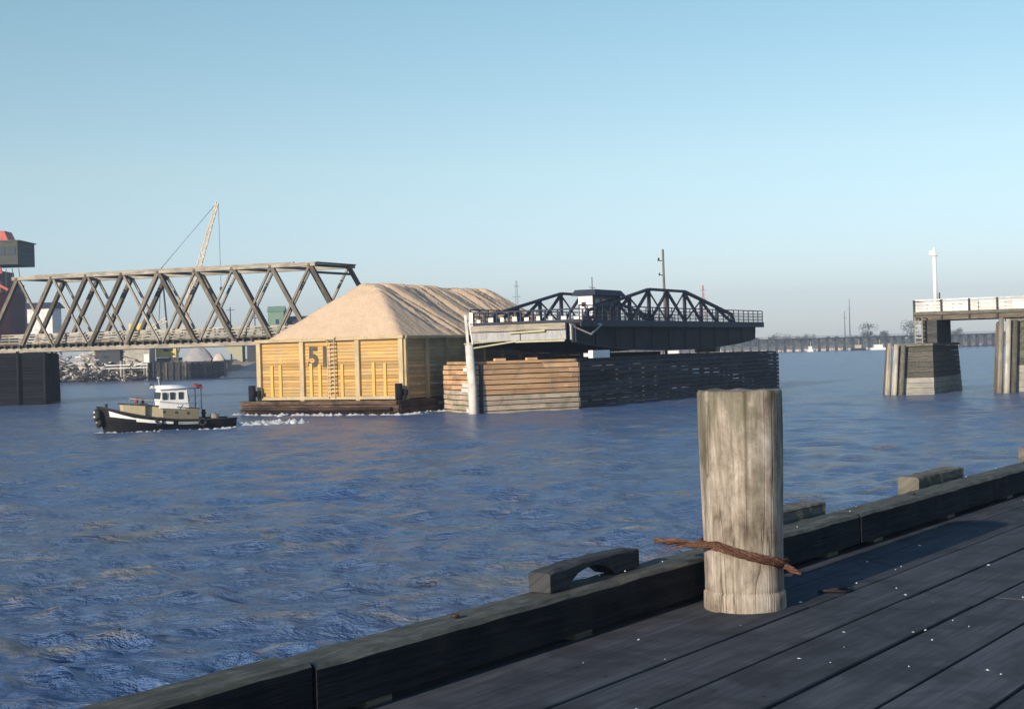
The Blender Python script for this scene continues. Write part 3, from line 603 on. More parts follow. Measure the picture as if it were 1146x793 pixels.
# ---------------------------------------------------------------- swing span fender
def P2(x, y): return Vector((x, y))
E1, E2, E0 = P2(-2.75, 107.9), P2(5.15, 112.2), P2(-5.5, 115.3)
ax = P2(*AX); E3 = E2 + ax * 48.8; E4 = E0 + ax * 48.8; E5 = (E3 + E4) / 2 + ax * 7
fd = thing('bridge_fender', 'long pointed timber fender of horizontal boards guarding the swing span', 'fender', (*E1, 0))
def fwall(a_, b_, top, inner, rows=10, wt=.2, name='plank_wall', split=None, seglen=8, short=False):
    a_, b_ = a_ - E1, b_ - E1; e_ = (b_ - a_); L = e_.length; e_ = e_ / L; n_ = P2(e_.y, -e_.x)       # outward (right-hand) normal
    mats = {}
    for k in range(rows):
        z = .02 + k * .395 - .2; m = split[0] if (split and k >= split[2]) else (split[1] if split else top)
        mb = mats.setdefault(m.name, (MB(), m))[0]
        s = -.1
        while s < L:
            s2 = min(L + .1, s + random.uniform(seglen * .7, seglen * 1.3)); o = random.uniform(-.02, .03)
            p = a_ + e_ * s + n_ * o; q = a_ + e_ * (s2 - .02) + n_ * o
            mb.beam((p.x, p.y, z + .15 + random.uniform(-.015, .015)), (q.x, q.y, z + .15 + random.uniform(-.015, .015)), wt, .33 if k % 2 else .31); s = s2
    for mb, m in mats.values(): mb.build(name, m, fd)
    n = max(3, int(L / 2.6))
    for k in range(n + 1):
        p = a_ + e_ * (L * k / n) - n_ * .32; mb = MB(); mb.tube([(p.x, p.y, -1.5), (p.x, p.y, 3.75)], .19, 8); mb.build('pile', inner, fd)
    mb = MB(); p = a_ - n_ * .32; q = b_ - n_ * .32; mb.beam((p.x, p.y, 3.86), (q.x, q.y, 3.86), .34, .2); mb.build('cap_beam', top, fd)
fwall(E1, E2, M['fender_brown'], M['dark_wood'], split=(M['fender_brown'], M['fender_low'], 4))
fwall(E0, E1, M['fender_brown'], M['dark_wood'], split=(M['fender_brown'], M['fender_low'], 5), seglen=2)
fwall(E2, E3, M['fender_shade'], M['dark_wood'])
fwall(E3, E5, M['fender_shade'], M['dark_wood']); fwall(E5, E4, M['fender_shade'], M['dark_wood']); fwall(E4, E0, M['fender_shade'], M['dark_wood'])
for k, s in enumerate((2.2, 5.0)):
    p = E1 - E1 + (E2 - E1).normalized() * s - P2(.46, -.82) * .32; a = MB(); a.beam((p.x - .4, p.y - .24, 4.06), (p.x + .4, p.y + .2, 4.06), .3, .18, tone=1); a.build('cap_block', M['fender_brown'], fd)
a = MB()
for k in range(9):                                             # cross timbers that tie the two long walls together
    s = 2 + k * 5.6; p = E2 - E1 + ax * s; q = E0 - E1 + ax * s; a.beam((p.x, p.y, 3.4), (q.x, q.y, 3.4), .3, .3)
a.build('cross_ties', M['dark_wood'], fd)
# patches of white paint on the left nose boards
a = MB(); e_ = (E0 - E1).normalized(); n_ = P2(-e_.y, e_.x); n_ = n_ if n_.x < 0 else -n_
for z, s0, s1 in ((3.33, .5, 2.6), (2.15, .4, 2.9), (1.75, .4, 3.2), (.2, .4, 2.0)):
    p = e_ * s0 + n_ * .16; q = e_ * s1 + n_ * .16; a.beam((p.x, p.y, z), (q.x, q.y, z), .05, .3)
a.build('white_board', M['white_wood'], fd)
# pale corner pile with marker post
pp = thing('mooring_pile', 'pale barkless pile with a thin white marker post at the fender tip', 'pile', (E1.x - .35, E1.y - .55, 0)); a = MB()
a.tube([(.1, 0, -1.5), (.05, 0, 2), (-.12, 0, 5.25)], [.36, .34, .31], 16, rn=.04); a.build('pile', M['pale_pile'], pp)
a = MB(); a.beam((-.2, 0, 5.2), (-.35, 0, 7.5), .2, .2); a.build('marker_post', M['white_wood'], pp)
a = MB(); a.beam((.15, 0, 5.2), (-.1, 0, 7.0), .08, .08); a.build('brace', M['white_wood'], pp)
a = MB(); a.beam((-.5, -.1, 5.32), (2.4, .6, 5.5), .12, .1); a.build('catwalk_board', M['khaki'], pp)

# ---------------------------------------------------------------- swing span
C0 = (10.8, 136.0)
pv = thing('pivot_pier', 'round dark pivot pier under the middle of the swing span', 'bridge pier', (*C0, 0)); a = MB()
a.tube([(0, 0, -1.5), (0, 0, 3.6)], 4.3, 32, smooth=True); a.build('drum', M['conc_dark'], pv)
a = MB(); a.tube([(0, 0, 3.6), (0, 0, 4.3)], 3.4, 32); a.build('turntable', M['steel_dark'], pv)
ss = thing('swing_span', 'dark steel swing bridge span turned open along its fender', 'swing bridge', (*C0, 0), AXR)
X0, X1, ZD = -20.0, 25.0, 7.0
a = MB(); a.box(X0, X1, -5.2, 5.2, ZD - .14, ZD); a.build('deck', M['dark_wood'], ss)
for yy in (-5.25, 5.25): a = MB(); a.box(X0, X1, yy - .06, yy + .06, ZD - .45, ZD + .1); a.build('fascia', M['steel'], ss)
for yy in (-4.4, 4.4):                                         # fish-bellied plate girders
    n = 22; v = []; 
    for i in range(n + 1):
        x = -19.6 + 43.6 * i / n; f = (i / n * 2 - 1); zb = 5.35 - .95 * max(0, 1 - f * f) ** .8
        v += [(x, yy - .12, zb), (x, yy + .12, zb), (x, yy - .12, ZD - .15), (x, yy + .12, ZD - .15)]
    fs = [(0, 2, 3, 1), (4 * n, 4 * n + 1, 4 * n + 3, 4 * n + 2)]
    for i in range(n): b = 4 * i; fs += [(b, b + 4, b + 6, b + 2), (b + 1, b + 3, b + 7, b + 5), (b, b + 1, b + 5, b + 4), (b + 2, b + 6, b + 7, b + 3)]
    a = MB(); a.poly(v, fs, .5); a.build('girder', M['steel_dark'], ss)
    a = MB()
    for i in range(n):
        p = Vector(v[4 * i]); q = Vector(v[4 * i + 4]); a.beam((p.x, yy, p.z), (q.x, yy, q.z), .5, .08)
    for i in range(0, n + 1, 2): p = Vector(v[4 * i]); a.box(p.x - .05, p.x + .05, yy - .22, yy + .22, p.z + .05, ZD - .16)
    a.build('girder_flange', M['steel'], ss)
a = MB()
for i in range(15): x = -19 + 3 * i; a.box(x - .12, x + .12, -4.2, 4.2, 5.7, ZD - .17)
a.build('floor_beams', M['steel_dark'], ss)
def chord(x):
    f = abs(x); return ZD + (3.0 if f <= 4.3 else 3.0 - (f - 4.3) / 12.9 * 2.1)
for yy in (-4.5, 4.5):
    xs = [-17.2, -12.9, -8.6, -4.3, 0, 4.3, 8.6, 12.9, 17.2]; 
    for p, q in zip(xs, xs[1:]): 
        if abs(p) <= 4.3 and abs(q) <= 4.3 or True:
            a = MB(); a.beam((p - .02, yy, chord(p)), (q + .02, yy, chord(q)), .34, .24); a.build('top_chord', M['steel'], ss)
    for p in xs: a = MB(); a.box(p - .14, p + .14, yy - .14, yy + .14, ZD, chord(p) - .05, axis='z'); a.build('post', M['steel'], ss)
    for p, q in zip(xs, xs[1:]):
        hi, lo = (q, p) if abs(q) < abs(p) else (p, q)
        a = MB(); a.beam((hi, yy, chord(hi) - .1), (lo if p * q != 0 or True else 0, yy, ZD + .05), .2, .24); a.build('diagonal', M['steel'], ss)
        if abs(p) + abs(q) < 14: a = MB(); a.beam((lo, yy + .03, chord(lo) - .1), (hi, yy + .03, ZD + .05), .1, .12); a.build('counter', M['steel'], ss)
    for s_, xe in ((-1, -17.2), (1, 17.2)): a = MB(); a.beam((xe, yy, chord(xe)), (xe + s_ * .7, yy, ZD), .28, .24); a.build('end_post', M['steel'], ss)
for yy in (-5.15, 5.15):                                       # side railings
    a = MB()
    for zz in (.35, .68, 1.0, 1.3): a.beam((X0, yy, ZD + zz), (X1, yy, ZD + zz), .05, .06 if zz < 1.2 else .1)
    a.build('railing', M['steel'], ss)
    a = MB()
    for k in range(int((X1 - X0) / 1.5) + 1): a.box(X0 + 1.5 * k - .04, X0 + 1.5 * k + .04, yy - .04, yy + .04, ZD + .1, ZD + 1.33)
    for k in range(int((X1 - X0) / .3)): a.box(X0 + .3 * k - .012, X0 + .3 * k + .012, yy - .012, yy + .012, ZD + .1, ZD + 1.0)
    a.build('railing_posts', M['steel'], ss)
# far end: cantilevered bracket
a = MB()
for yy in (-4.4, 4.4): a.beam((21, yy, 5.6), (24.8, yy, 6.75), .12, .15); a.beam((24.6, yy, 5.9), (24.6, yy, 6.8), .1, .1)
a.build('end_bracket', M['steel'], ss)
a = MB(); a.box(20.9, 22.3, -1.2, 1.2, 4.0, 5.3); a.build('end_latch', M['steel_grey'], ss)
# near end: lit end beams, white barrier, brackets
a = MB(); a.box(X0 - .35, X0 - .05, -4.0, 5.0, ZD - .62, ZD - .1, axis='y', tone=.8); a.build('end_beam', M['truss_top'], ss)
a = MB()
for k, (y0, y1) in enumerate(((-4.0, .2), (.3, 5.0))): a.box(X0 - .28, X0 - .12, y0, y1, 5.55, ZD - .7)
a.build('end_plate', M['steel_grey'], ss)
a = MB(); a.beam((X0 - .5, 1.2, 6.2), (X0 - .5, -2.2, 6.3), .12, .14, tone=1); a.beam((X0 - .45, -4.0, 5.45), (X0 - .45, .6, 5.45), .16, .14, tone=.9); a.beam((X0 - .45, .6, 5.5), (X0 - .45, 5.4, 4.95), .16, .12, tone=.6); a.build('end_walers', M['khaki'], ss)
a = MB()
a.box(X0 - .1, X0 - .065, 4.9, 5.25, ZD - .3, ZD + 1.05); a.build('white_end_board', M['white'], ss)
for k in range(9): y0 = 4.55 - k * 1.15; a = MB(); a.box(X0 - .06, X0 - .01, y0 - random.uniform(.32, .5), y0, ZD + .16, ZD + random.uniform(.36, .56)); a.build('white_barrier_board', M['white_wood'], ss)
a = MB(); a.beam((X0, 5.2, ZD + 1.0), (X0, -5.2, ZD + 1.0), .1, .12); a.beam((X0, 5.2, ZD + .05), (X0, -5.2, ZD + .05), .2, .2)
for k in range(10): y0 = 4.9 - k * 1.15; a.box(X0 - .06, X0 + .06, y0 - .06, y0 + .06, ZD, ZD + 1.0)
a.build('barrier_frame', M['steel'], ss)
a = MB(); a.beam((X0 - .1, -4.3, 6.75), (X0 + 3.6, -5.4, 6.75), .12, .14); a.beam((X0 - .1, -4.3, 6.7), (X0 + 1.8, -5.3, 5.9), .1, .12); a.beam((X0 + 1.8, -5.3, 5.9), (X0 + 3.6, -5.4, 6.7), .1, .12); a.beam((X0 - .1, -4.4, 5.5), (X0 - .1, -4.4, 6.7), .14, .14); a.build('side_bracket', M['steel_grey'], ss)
# control house on the span
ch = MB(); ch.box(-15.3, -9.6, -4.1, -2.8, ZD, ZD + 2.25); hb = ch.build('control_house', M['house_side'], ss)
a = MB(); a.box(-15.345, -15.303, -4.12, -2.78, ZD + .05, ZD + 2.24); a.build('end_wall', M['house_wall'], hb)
a = MB(); a.poly([(-15.6, -4.5, ZD + 2.253), (-9.2, -4.5, ZD + 2.253), (-9.2, -2.2, ZD + 2.253), (-15.6, -2.2, ZD + 2.253), (-15.2, -4.3, ZD + 2.75), (-9.9, -4.3, ZD + 2.75), (-9.9, -2.4, ZD + 2.75), (-15.2, -2.4, ZD + 2.75)],
                 [(3, 2, 1, 0), (4, 5, 6, 7), (0, 1, 5, 4), (1, 2, 6, 5), (2, 3, 7, 6), (3, 0, 4, 7)]); a.build('roof', M['steel'], hb)
for x in (-14.9, -13.6, -12.3, -11.0): a = MB(); a.box(x, x + .85, -4.15, -4.103, ZD + .9, ZD + 1.95); a.build('window', M['glass'], hb)
a = MB(); a.box(-15.39, -15.35, -3.5, -3.1, ZD + 1.3, ZD + 1.7); a.beam((-15.38, -3.9, ZD + .3), (-15.38, -3.3, ZD + 1.5), .05, .14); a.build('lamp_bracket', M['iron'], hb)
a = MB(); a.tube([(-13, -3, ZD + 2.7), (-13, -3, ZD + 3.9)], .04, 6); a.beam((-13.6, -3, ZD + 3.0), (-12.4, -3, ZD + 3.0), .05, .05); a.build('aerial', M['iron'], hb)
# low items lying between span and fender
a = MB(); a.box(0, 3.2, -.2, .2, 0, .62); o = a.build('white_skiff_board', M['white'], None); o.location = (E2.x + 1.2, E2.y + 2.6, 3.95); o.rotation_euler = (0, 0, AXR); tag(o, 'white box lying on the fender top below the control house', 'box')
up = thing('utility_pole', 'tall grey utility pole rising behind the middle of the swing span', 'utility pole', (15.55, 143.0, 0)); a = MB()
a.tube([(0, 0, -1.2), (-.1, 0, 14.5)], [.18, .11], 9); a.build('pole', M['truss'], up)
a = MB(); a.tube([(-.55, 0, 13.42), (-.55, 0, 13.66)], .09, 8); a.tube([(-.5, 0, 11.97), (-.5, 0, 12.15)], .07, 8); a.beam((-.65, 0, 13.38), (0, 0, 13.38), .07, .09); a.beam((-.6, 0, 11.93), (0, 0, 11.93), .07, .09); a.build('insulator', M['steel'], up)

# ---------------------------------------------------------------- right approach
AR = math.atan2(-.40, .92)
ra = thing('approach_bridge', 'short timber approach deck with white board railing at the right edge', 'bridge', (36.1, 127.2, 0), AR)
a = MB()
for k in range(100): a.box(.25 * k, .25 * k + .23, -.3, 8.8, ZD - .15, ZD, axis='y')
a.build('deck', M['rail_wood'], ra)
for yy in (-.1, 3, 6, 8.6): a = MB(); a.box(.05, 25, yy - .17, yy + .17, 6.42, ZD - .153); a.build('stringer', M['truss'], ra)
a = MB(); a.box(-.02, 25, -.42, -.3, ZD - .12, ZD + .16); a.build('kerb_beam', M['block'], ra)
for yy in (-.2, 8.7):
    a = MB()
    for zz, h in ((.30, .25), (.60, .25), (.90, .25), (1.2, .12)):
        for s in range(9): a.beam((s * 2.75, yy, ZD + zz), (s * 2.75 + 2.7, yy, ZD + zz), .05, h)
    a.build('railing', M['white_wood'], ra)
    for s in range(11): a = MB(); a.box(s * 2.35 - .08, s * 2.35 + .08, yy - .2, yy - .04, ZD - .5, ZD + 1.22, axis='z'); a.build('railing_post', M['dark_wood'], ra)
a = MB(); a.box(-.1, -.02, -.2, 8.7, 6.4, ZD + .05, axis='y'); a.build('end_board', M['dark_wood'], ra)
a = MB()
for zz in (.33, .75, 1.15): a.beam((-.05, -.2, ZD + zz), (-.05, 8.7, ZD + zz), .06, .14)
a.build('end_rail', M['white_wood'], ra)
def stone_pier(name, label, ca, cb, cc, z1, group=None):
    """ca left-front, cb right-front, cc right-back corners at the waterline; lit front, dark flank, pile cluster at the left corner"""
    A, B, Cc = Vector(ca), Vector(cb), Vector(cc); D_ = A + (Cc - B); t = thing(name, label, 'bridge pier', (*A, 0), 0, group)
    mid = (A + Cc) / 2; bot = [p - A for p in (A, B, Cc, D_)]; top = [mid - A + (p - mid) * .90 for p in (A, B, Cc, D_)]
    n = 11
    def ring(f): return [b.lerp(tp, f) for b, tp in zip(bot, top)]
    a = MB()
    for k in range(n):                                        # board courses, lower ones paler
        z0, z1_ = -.8 + (z1 + .8) * k / n, -.8 + (z1 + .8) * (k + 1) / n - .025; r0 = ring(max(0, z0 / z1)); r1 = ring(max(0, z1_ / z1))
        v = [(p.x, p.y, z0) for p in r0] + [(p.x, p.y, z1_) for p in r1]
        a.poly(v, [(3, 2, 1, 0), (4, 5, 6, 7), (0, 1, 5, 4), (1, 2, 6, 5), (2, 3, 7, 6), (3, 0, 4, 7)], random.random())
        if k == 4: a.build('lower_courses', M['concrete'], t); a = MB()
    a.build('upper_courses', M['block'], t)
    v = [(p.x, p.y, z1 + .0) for p in ring(1)]; c = sum((p for p in ring(1)), Vector((0, 0))) / 4
    a = MB(); r = [c + (p - c) * 1.05 for p in ring(1)]; v = [(p.x, p.y, z1) for p in r] + [(p.x, p.y, z1 + .22) for p in r]
    a.poly(v, [(3, 2, 1, 0), (4, 5, 6, 7), (0, 1, 5, 4), (1, 2, 6, 5), (2, 3, 7, 6), (3, 0, 4, 7)]); a.build('cap', M['block'], t)
    for k, (dx, dy, m) in enumerate(((-.35, -.2, 'truss_top'), (.15, -.5, 'rail_wood'), (.75, -.45, 'block'), (-.3, .5, 'truss'), (-.1, 1.3, 'truss'))):
        a = MB(); a.tube([(dx - .25, dy - .1, -1.2), (dx + .25, dy + .25, z1 + .3 - .1 * k)], [.27, .21], 9, rn=.06); a.build('pile', M[m], t)
    # narrower upper block carrying the deck
    c2 = c + (Cc - B).normalized() * 1.2; e1 = (B - A).normalized(); e2 = (Cc - B).normalized()
    c2 = c2 + e1 * .55; r = [c2 - e1 * .62 - e2 * 2.6, c2 + e1 * .62 - e2 * 2.6, c2 + e1 * .62 + e2 * 2.6, c2 - e1 * .62 + e2 * 2.6]
    a = MB(); v = [(p.x, p.y, z1 + .22) for p in r] + [(p.x, p.y, 6.4) for p in r]
    a.poly(v, [(3, 2, 1, 0), (4, 5, 6, 7), (0, 1, 5, 4), (1, 2, 6, 5), (2, 3, 7, 6), (3, 0, 4, 7)]); a.build('upper_block', M['conc_dark'], t)
    return t, c
pr, cc_ = stone_pier('bridge_pier', 'broad pier with a ladder under the free end of the approach deck', (32.7, 122.6), (36.1, 121.9), (41.4, 131.0), 4.15, 'piers of the right approach')
a = MB()
for k in range(6): a.beam((2.75, 2.35, 4.5 + k * .36), (3.30, 2.1, 4.5 + k * .36), .08, .09)
a.beam((2.75, 2.35, 4.3), (2.75, 2.35, 6.7), .1, .1); a.beam((3.30, 2.1, 4.3), (3.30, 2.1, 6.7), .1, .1); a.beam((2.75, 2.35, 6.6), (4.0, 4.6, 6.6), .1, .1); a.beam((3.30, 2.1, 6.6), (4.5, 4.4, 6.6), .1, .1); a.build('ladder', M['rail_wood'], pr)
stone_pier('bridge_pier', 'pier cut by the right edge of the photo beneath the approach deck', (41.9, 121.2), (45.4, 120.6), (50.4, 129.0), 6.05, 'piers of the right approach')
stone_pier('bridge_pier', 'pier beyond the right edge beneath the end of the approach deck', (53.5, 117), (57, 116.4), (62, 125), 6.05, 'piers of the right approach')
sm = thing('signal_mast', 'white round signal mast with a lantern on the end of the approach deck', 'mast', (38.35, 128.4, ZD)); a = MB()
a.tube([(0, 0, 0), (0, 0, .25)], .35, 16); a.tube([(0, 0, .2), (0, 0, 5.2)], [.2, .17], 14); a.build('tube', M['white'], sm)
a = MB(); a.tube([(0, 0, 5.2), (0, 0, 5.3), (0, 0, 5.32), (0, 0, 5.75), (0, 0, 6.0)], [.3, .3, .17, .17, .04], 12); a.build('lantern', M['white'], sm)
a = MB(); a.box(-.5, -.22, -.12, .12, 5.3, 5.7); a.beam((-.35, 0, 5.3), (0, 0, 5.25), .06, .06); a.build('lamp', M['white'], sm)
a = MB(); a.beam((.3, -.1, 0), (.35, -.1, 1.9), .1, .1); a.build('stub_pole', M['dark_wood'], sm)

# ---------------------------------------------------------------- chip barge
BW, BL, ZD2, ZTB = 14.8, 31.5, 1.15, 6.1
cb_ = (-8.6 - .87 * BW / 2, 113 + .49 * BW / 2)
bg = thing('chip_barge', 'yellow-walled wooden scow carrying a high heap of wood chips', 'barge', (*cb_, 0), math.atan2(.87, .49))
hw = BW / 2
a = MB()                                                       # timber hull courses with raked ends
for k in range(6):
    z0 = -.8 + k * .32; rk = 1.6 if k >= 3 else 1.6 - (3 - k) * .5
    j = random.uniform(-.04, .05); a.beam((-rk - j, -hw - .55, z0 + .15), (-rk - j, hw + .55, z0 + .15), .3, .3)
    for sgn in (-1, 1):
        s = -rk
        while s < BL + 1.5:
            s2 = min(BL + 1.5, s + random.uniform(5, 8)); a.beam((s, sgn * (hw + .45) + random.uniform(-.03, .03), z0 + .15), (s2 - .03, sgn * (hw + .45), z0 + .15), .28, .3); s = s2
    a.beam((BL + 1.5, -hw - .55, z0 + .15), (BL + 1.5, hw + .55, z0 + .15), .3, .3)
a.build('hull', M['hull_wood'], bg)
a = MB(); a.box(-1.4, BL + 1.4, -hw - .3, hw + .3, -.7, ZD2 - .13); a.build('deck', M['hull_wood'], bg)
a = MB(); a.beam((-1.85, -hw - .5, .95), (-1.85, hw + .5, .95), .26, .3, tone=.9); a.tube([(-2.0, -hw, .45), (-2.0, hw * .2, .42), (-2.0, hw, .5)], .16, 8, tone=.2); a.build('rubbing_strake', M['hull_wood'], bg)
for (x, y) in ((-1.0, hw - .1), (-1.0, -hw - .1)):
    a = MB(); a.tube([(x, y, ZD2 - .2), (x, y, ZD2 + 1.25)], .3, 10); a.beam((x + .4, y - .5, ZD2 + .5), (x + .4, y + .5, ZD2 + .6), .3, .5); a.build('bitt', M['black_wood'], bg)
def bin_wall(mb, axis, at, a0, a1, n, th=.12):
    rows = 18; h = (ZTB - ZD2) / rows
    for k in range(rows):
        z = ZD2 + k * h
        if axis == 'front': mb.beam((at, a0, z + h / 2), (at, a1, z + h / 2), th, h - .025)
        else: mb.beam((a0, at, z + h / 2), (a1, at, z + h / 2), th, h - .025)
a = MB(); bin_wall(a, 'front', .12, -hw + .1, hw - .1, 18); a.build('front_wall', M['yellow'], bg)
a = MB(); bin_wall(a, 'front', BL - .12, -hw + .1, hw - .1, 18); a.build('rear_wall', M['bin_side'], bg)
for sgn in (-1, 1): a = MB(); bin_wall(a, 'side', sgn * (hw - .12), .2, BL - .2, 18); a.build('side_wall', M['bin_side'], bg)
for y in (hw - .2, hw * .36, -hw * .40, -hw + .2): a = MB(); a.box(-.2, .05, y - .2, y + .2, ZD2 - .1, ZTB - .15, axis='z', tone=.7); a.build('post', M['bin_post'], bg)
for sgn in (-1, 1):
    for k in range(11): x = .15 + k * (BL - .3) / 10; a = MB(); a.box(x - .16, x + .16, min(sgn * (hw - .04), sgn * (hw + .2)), max(sgn * (hw - .04), sgn * (hw + .2)), ZD2 - .1, ZTB - .15, axis='z'); a.build('post', M['bin_side'], bg)
a = MB(); a.beam((-.1, -hw - .1, ZTB - .02), (-.1, hw + .1, ZTB - .02), .36, .26, tone=.5); a.build('cap_rail', M['bin_post'], bg)
for sgn in (-1, 1): a = MB(); a.beam((.1, sgn * (hw + .05), ZTB - .03), (BL, sgn * (hw + .05), ZTB - .03), .34, .22, tone=.5); a.build('cap_rail', M['bin_post'], bg)
a = MB(); a.beam((-.12, -hw, ZD2 + .12), (-.12, hw, ZD2 + .12), .2, .26, tone=.5); a.build('sill', M['bin_post'], bg)
# raised narrow strips in pairs, and thin vertical battens
for y in (hw * .80, hw * .68, hw * .245, hw * .125, -hw * .18, -hw * .60, -hw * .75):
    a = MB(); zt = ZTB - 2.05 + random.uniform(-.08, .08); a.box(-.06, .058, y - .13, y + .13, ZD2 + .25, zt, axis='z', tone=.9); a.build('strip', M['yellow_strip'], bg)
la = MB(); yl = -hw * .06
for sgn in (-.33, .33): la.beam((-.3, yl + sgn, ZD2 + .1), (-.3, yl + sgn, ZTB + .1), .05, .08)
for k in range(15): la.beam((-.3, yl - .36, ZD2 + .3 + k * .33), (-.3, yl + .36, ZD2 + .3 + k * .33), .06, .09, tone=.9)
la.box(-.45, -.1, yl - .5, yl + .5, ZTB - .05, ZTB + .12, tone=1); la.build('ladder', M['bin_post'], bg)
cu = bpy.data.curves.new('numerals', 'FONT'); cu.body = '51'; cu.size = 2.25; cu.extrude = .01; cu.offset = .085; cu.space_character = 1.05
tmp = bpy.data.objects.new('tmp', cu); S.collection.objects.link(tmp); dg = bpy.context.evaluated_depsgraph_get()
me = bpy.data.meshes.new_from_object(tmp.evaluated_get(dg)); bpy.data.objects.remove(tmp); me.materials.clear(); me.materials.append(M['faded_black'])
num = bpy.data.objects.new('number_lettering', me); S.collection.objects.link(num); num.parent = bg
num.rotation_euler = (R(90), 0, R(-90)); num.location = (.035, hw * .29, ZTB - 2.2); num['label'] = 'faded black number 51 painted on the yellow wall'
a = MB()                                                       # washed white patches on the hull flank
for x0, x1, z in ((4, 8.5, .55), (9.2, 11.5, .5), (5, 7, .25)): a.box(x0, x1, -hw - .62, -hw - .6, z, z + .22)
a.build('hull_paint_mark', M['rail_wood'], bg)
# heap of chips
def chip_heap():
    nx, ny = 190, 90; vs = []; fs = []; slope = 4.9 / 6.35
    for i in range(nx + 1):
        x = .2 + (BL - .4) * i / nx
        for j in range(ny + 1):
            y = (-hw + .2) + (BW - .4) * j / ny
            dy = hw - .2 - abs(y); d1 = x - .2; d2 = BL - .2 - x
            # smooth minimum of the slopes from the four edges
            ds = [dy * 1.0, d1 * 1.12, d2 * .98]; k = 4.5
            h = -math.log(sum(math.exp(-k * d) for d in ds)) / k; h = max(0, h) * slope
            top = 4.9 - .06 * max(0, (x - 18)) / 14; h = h if h < top - .14 else top - .14 + .14 * (1 - math.exp(-(h - top + .14) / .14))
            side = min(1, dy / .8) * min(1, d1 / .8) * min(1, d2 / .8)
            lumps = .04 * noise.noise(Vector((x * .5, y * .5, 1))) + .06 * noise.noise(Vector((x * 1.9, y * 1.9, 4)))
            # slumps running down the long side
            u = x + .55 * (hw - abs(y)); g = abs(noise.noise(Vector((u * .55, y * .07, 7)))); g2 = abs(noise.noise(Vector((u * 1.1 + 9, y * .12, 3))))
            sl = (-.50 * max(0, 1 - g * 6) - .24 * max(0, 1 - g2 * 5)) * min(1, max(0, (x - 4.5) / 3)) * (1 if y < .3 else .15) * min(1, dy / 2.5 + .2)
            vs.append((x, y, ZTB - .12 + h + (lumps + sl) * side))
    for i in range(nx):
        for j in range(ny): k = i * (ny + 1) + j; fs.append((k, k + ny + 1, k + ny + 2, k + 1))
    b = len(vs)                                                # closed underside
    ring = [i * (ny + 1) for i in range(nx + 1)] + [nx * (ny + 1) + j for j in range(1, ny + 1)] + [i * (ny + 1) + ny for i in range(nx - 1, -1, -1)] + [j for j in range(ny - 1, 0, -1)]
    for r in ring: vs.append((vs[r][0], vs[r][1], ZTB - 1.2))
    n = len(ring)
    for k in range(n): fs.append((ring[k], b + k, b + (k + 1) % n, ring[(k + 1) % n]))
    fs.append(tuple(range(b + n - 1, b - 1, -1)))
    m = MB(); m.poly(vs, fs, .5, True); o = m.build('wood_chip_heap', M['chips']); o.location = (*cb_, 0); o.rotation_euler = (0, 0, math.atan2(.87, .49))
    tag(o, 'huge ridge-shaped heap of pale wood chips filling the yellow barge', 'wood chips', kind='stuff')
chip_heap()

# ---------------------------------------------------------------- tug
HD = R(208); BOW = Vector((-27.6, 95.0)); TL = 9.0
tg = thing('tugboat', 'small black-hulled tug with a white wheelhouse towing the chip barge', 'tugboat', (BOW.x - TL * math.cos(HD), BOW.y - TL * math.sin(HD), 0), HD)
def sheer(f): return .62 + .12 * f + 1.15 * max(0, f - .35) ** 1.9 / .65 ** 1.9
def half(f): return 1.55 * (1 - max(0, (f - .45) / .55) ** 2.6) * (1 - .28 * max(0, (.18 - f) / .18) ** 2)
ns = 30; vs = []; fs = []; prof = 7
for i in range(ns + 1):
    f = i / ns; x = TL * f; hb_ = max(.03, half(f)); sz = sheer(f); wl = hb_ * (.86 - .18 * f); xo = .25 * f ** 4
    for sgn in (-1, 1):
        vs += [(x - .9 * f ** 6, 0, -.8 + .2 * (1 - f)), (x - .5 * f ** 6, sgn * wl * .7, -.55), (x - .2 * f ** 6, sgn * wl, .05), (x + xo * .4, sgn * (wl + (hb_ - wl) * .7), sz * .55), (x + xo, sgn * hb_, sz), (x + xo - (.12 if f > .95 else 0), sgn * max(.0, hb_ - .12), sz), (x + xo - (.12 if f > .95 else 0), sgn * max(0, hb_ - .14), sz - .38)]
for i in range(ns):
    for s_ in (0, 1):
        for k in range(prof - 1):
            p = i * 14 + s_ * 7 + k; q = (i + 1) * 14 + s_ * 7 + k
            fs.append((p, q, q + 1, p + 1) if s_ == 0 else (p, p + 1, q + 1, q))
    p = i * 14 + 6; q = p + 14; fs.append((p, p + 7, q + 7, q))
for e0 in (0, ns * 14): fs.append(tuple(e0 + k for k in range(7)) + tuple(e0 + 13 - k for k in range(7)))
a = MB(); a.poly(vs, fs, .5, False); a.build('hull', M['black'], tg)
def hull_pt(f, v, off=.012, sgn=1):
    hb_ = half(f); sz = sheer(f); wl = hb_ * (.86 - .18 * f); xo = .25 * f ** 4
    if v > .55: w = (v - .55) / .45; return Vector((TL * f + xo * (.4 + .6 * w), sgn * (wl + (hb_ - wl) * (.7 + .3 * w) + off), sz * v))
    w = (v - .0) / .55; return Vector((TL * f + xo * .4 * w, sgn * (wl + (hb_ - wl) * .7 * w + off), .05 + (sz * .55 - .05) * w))
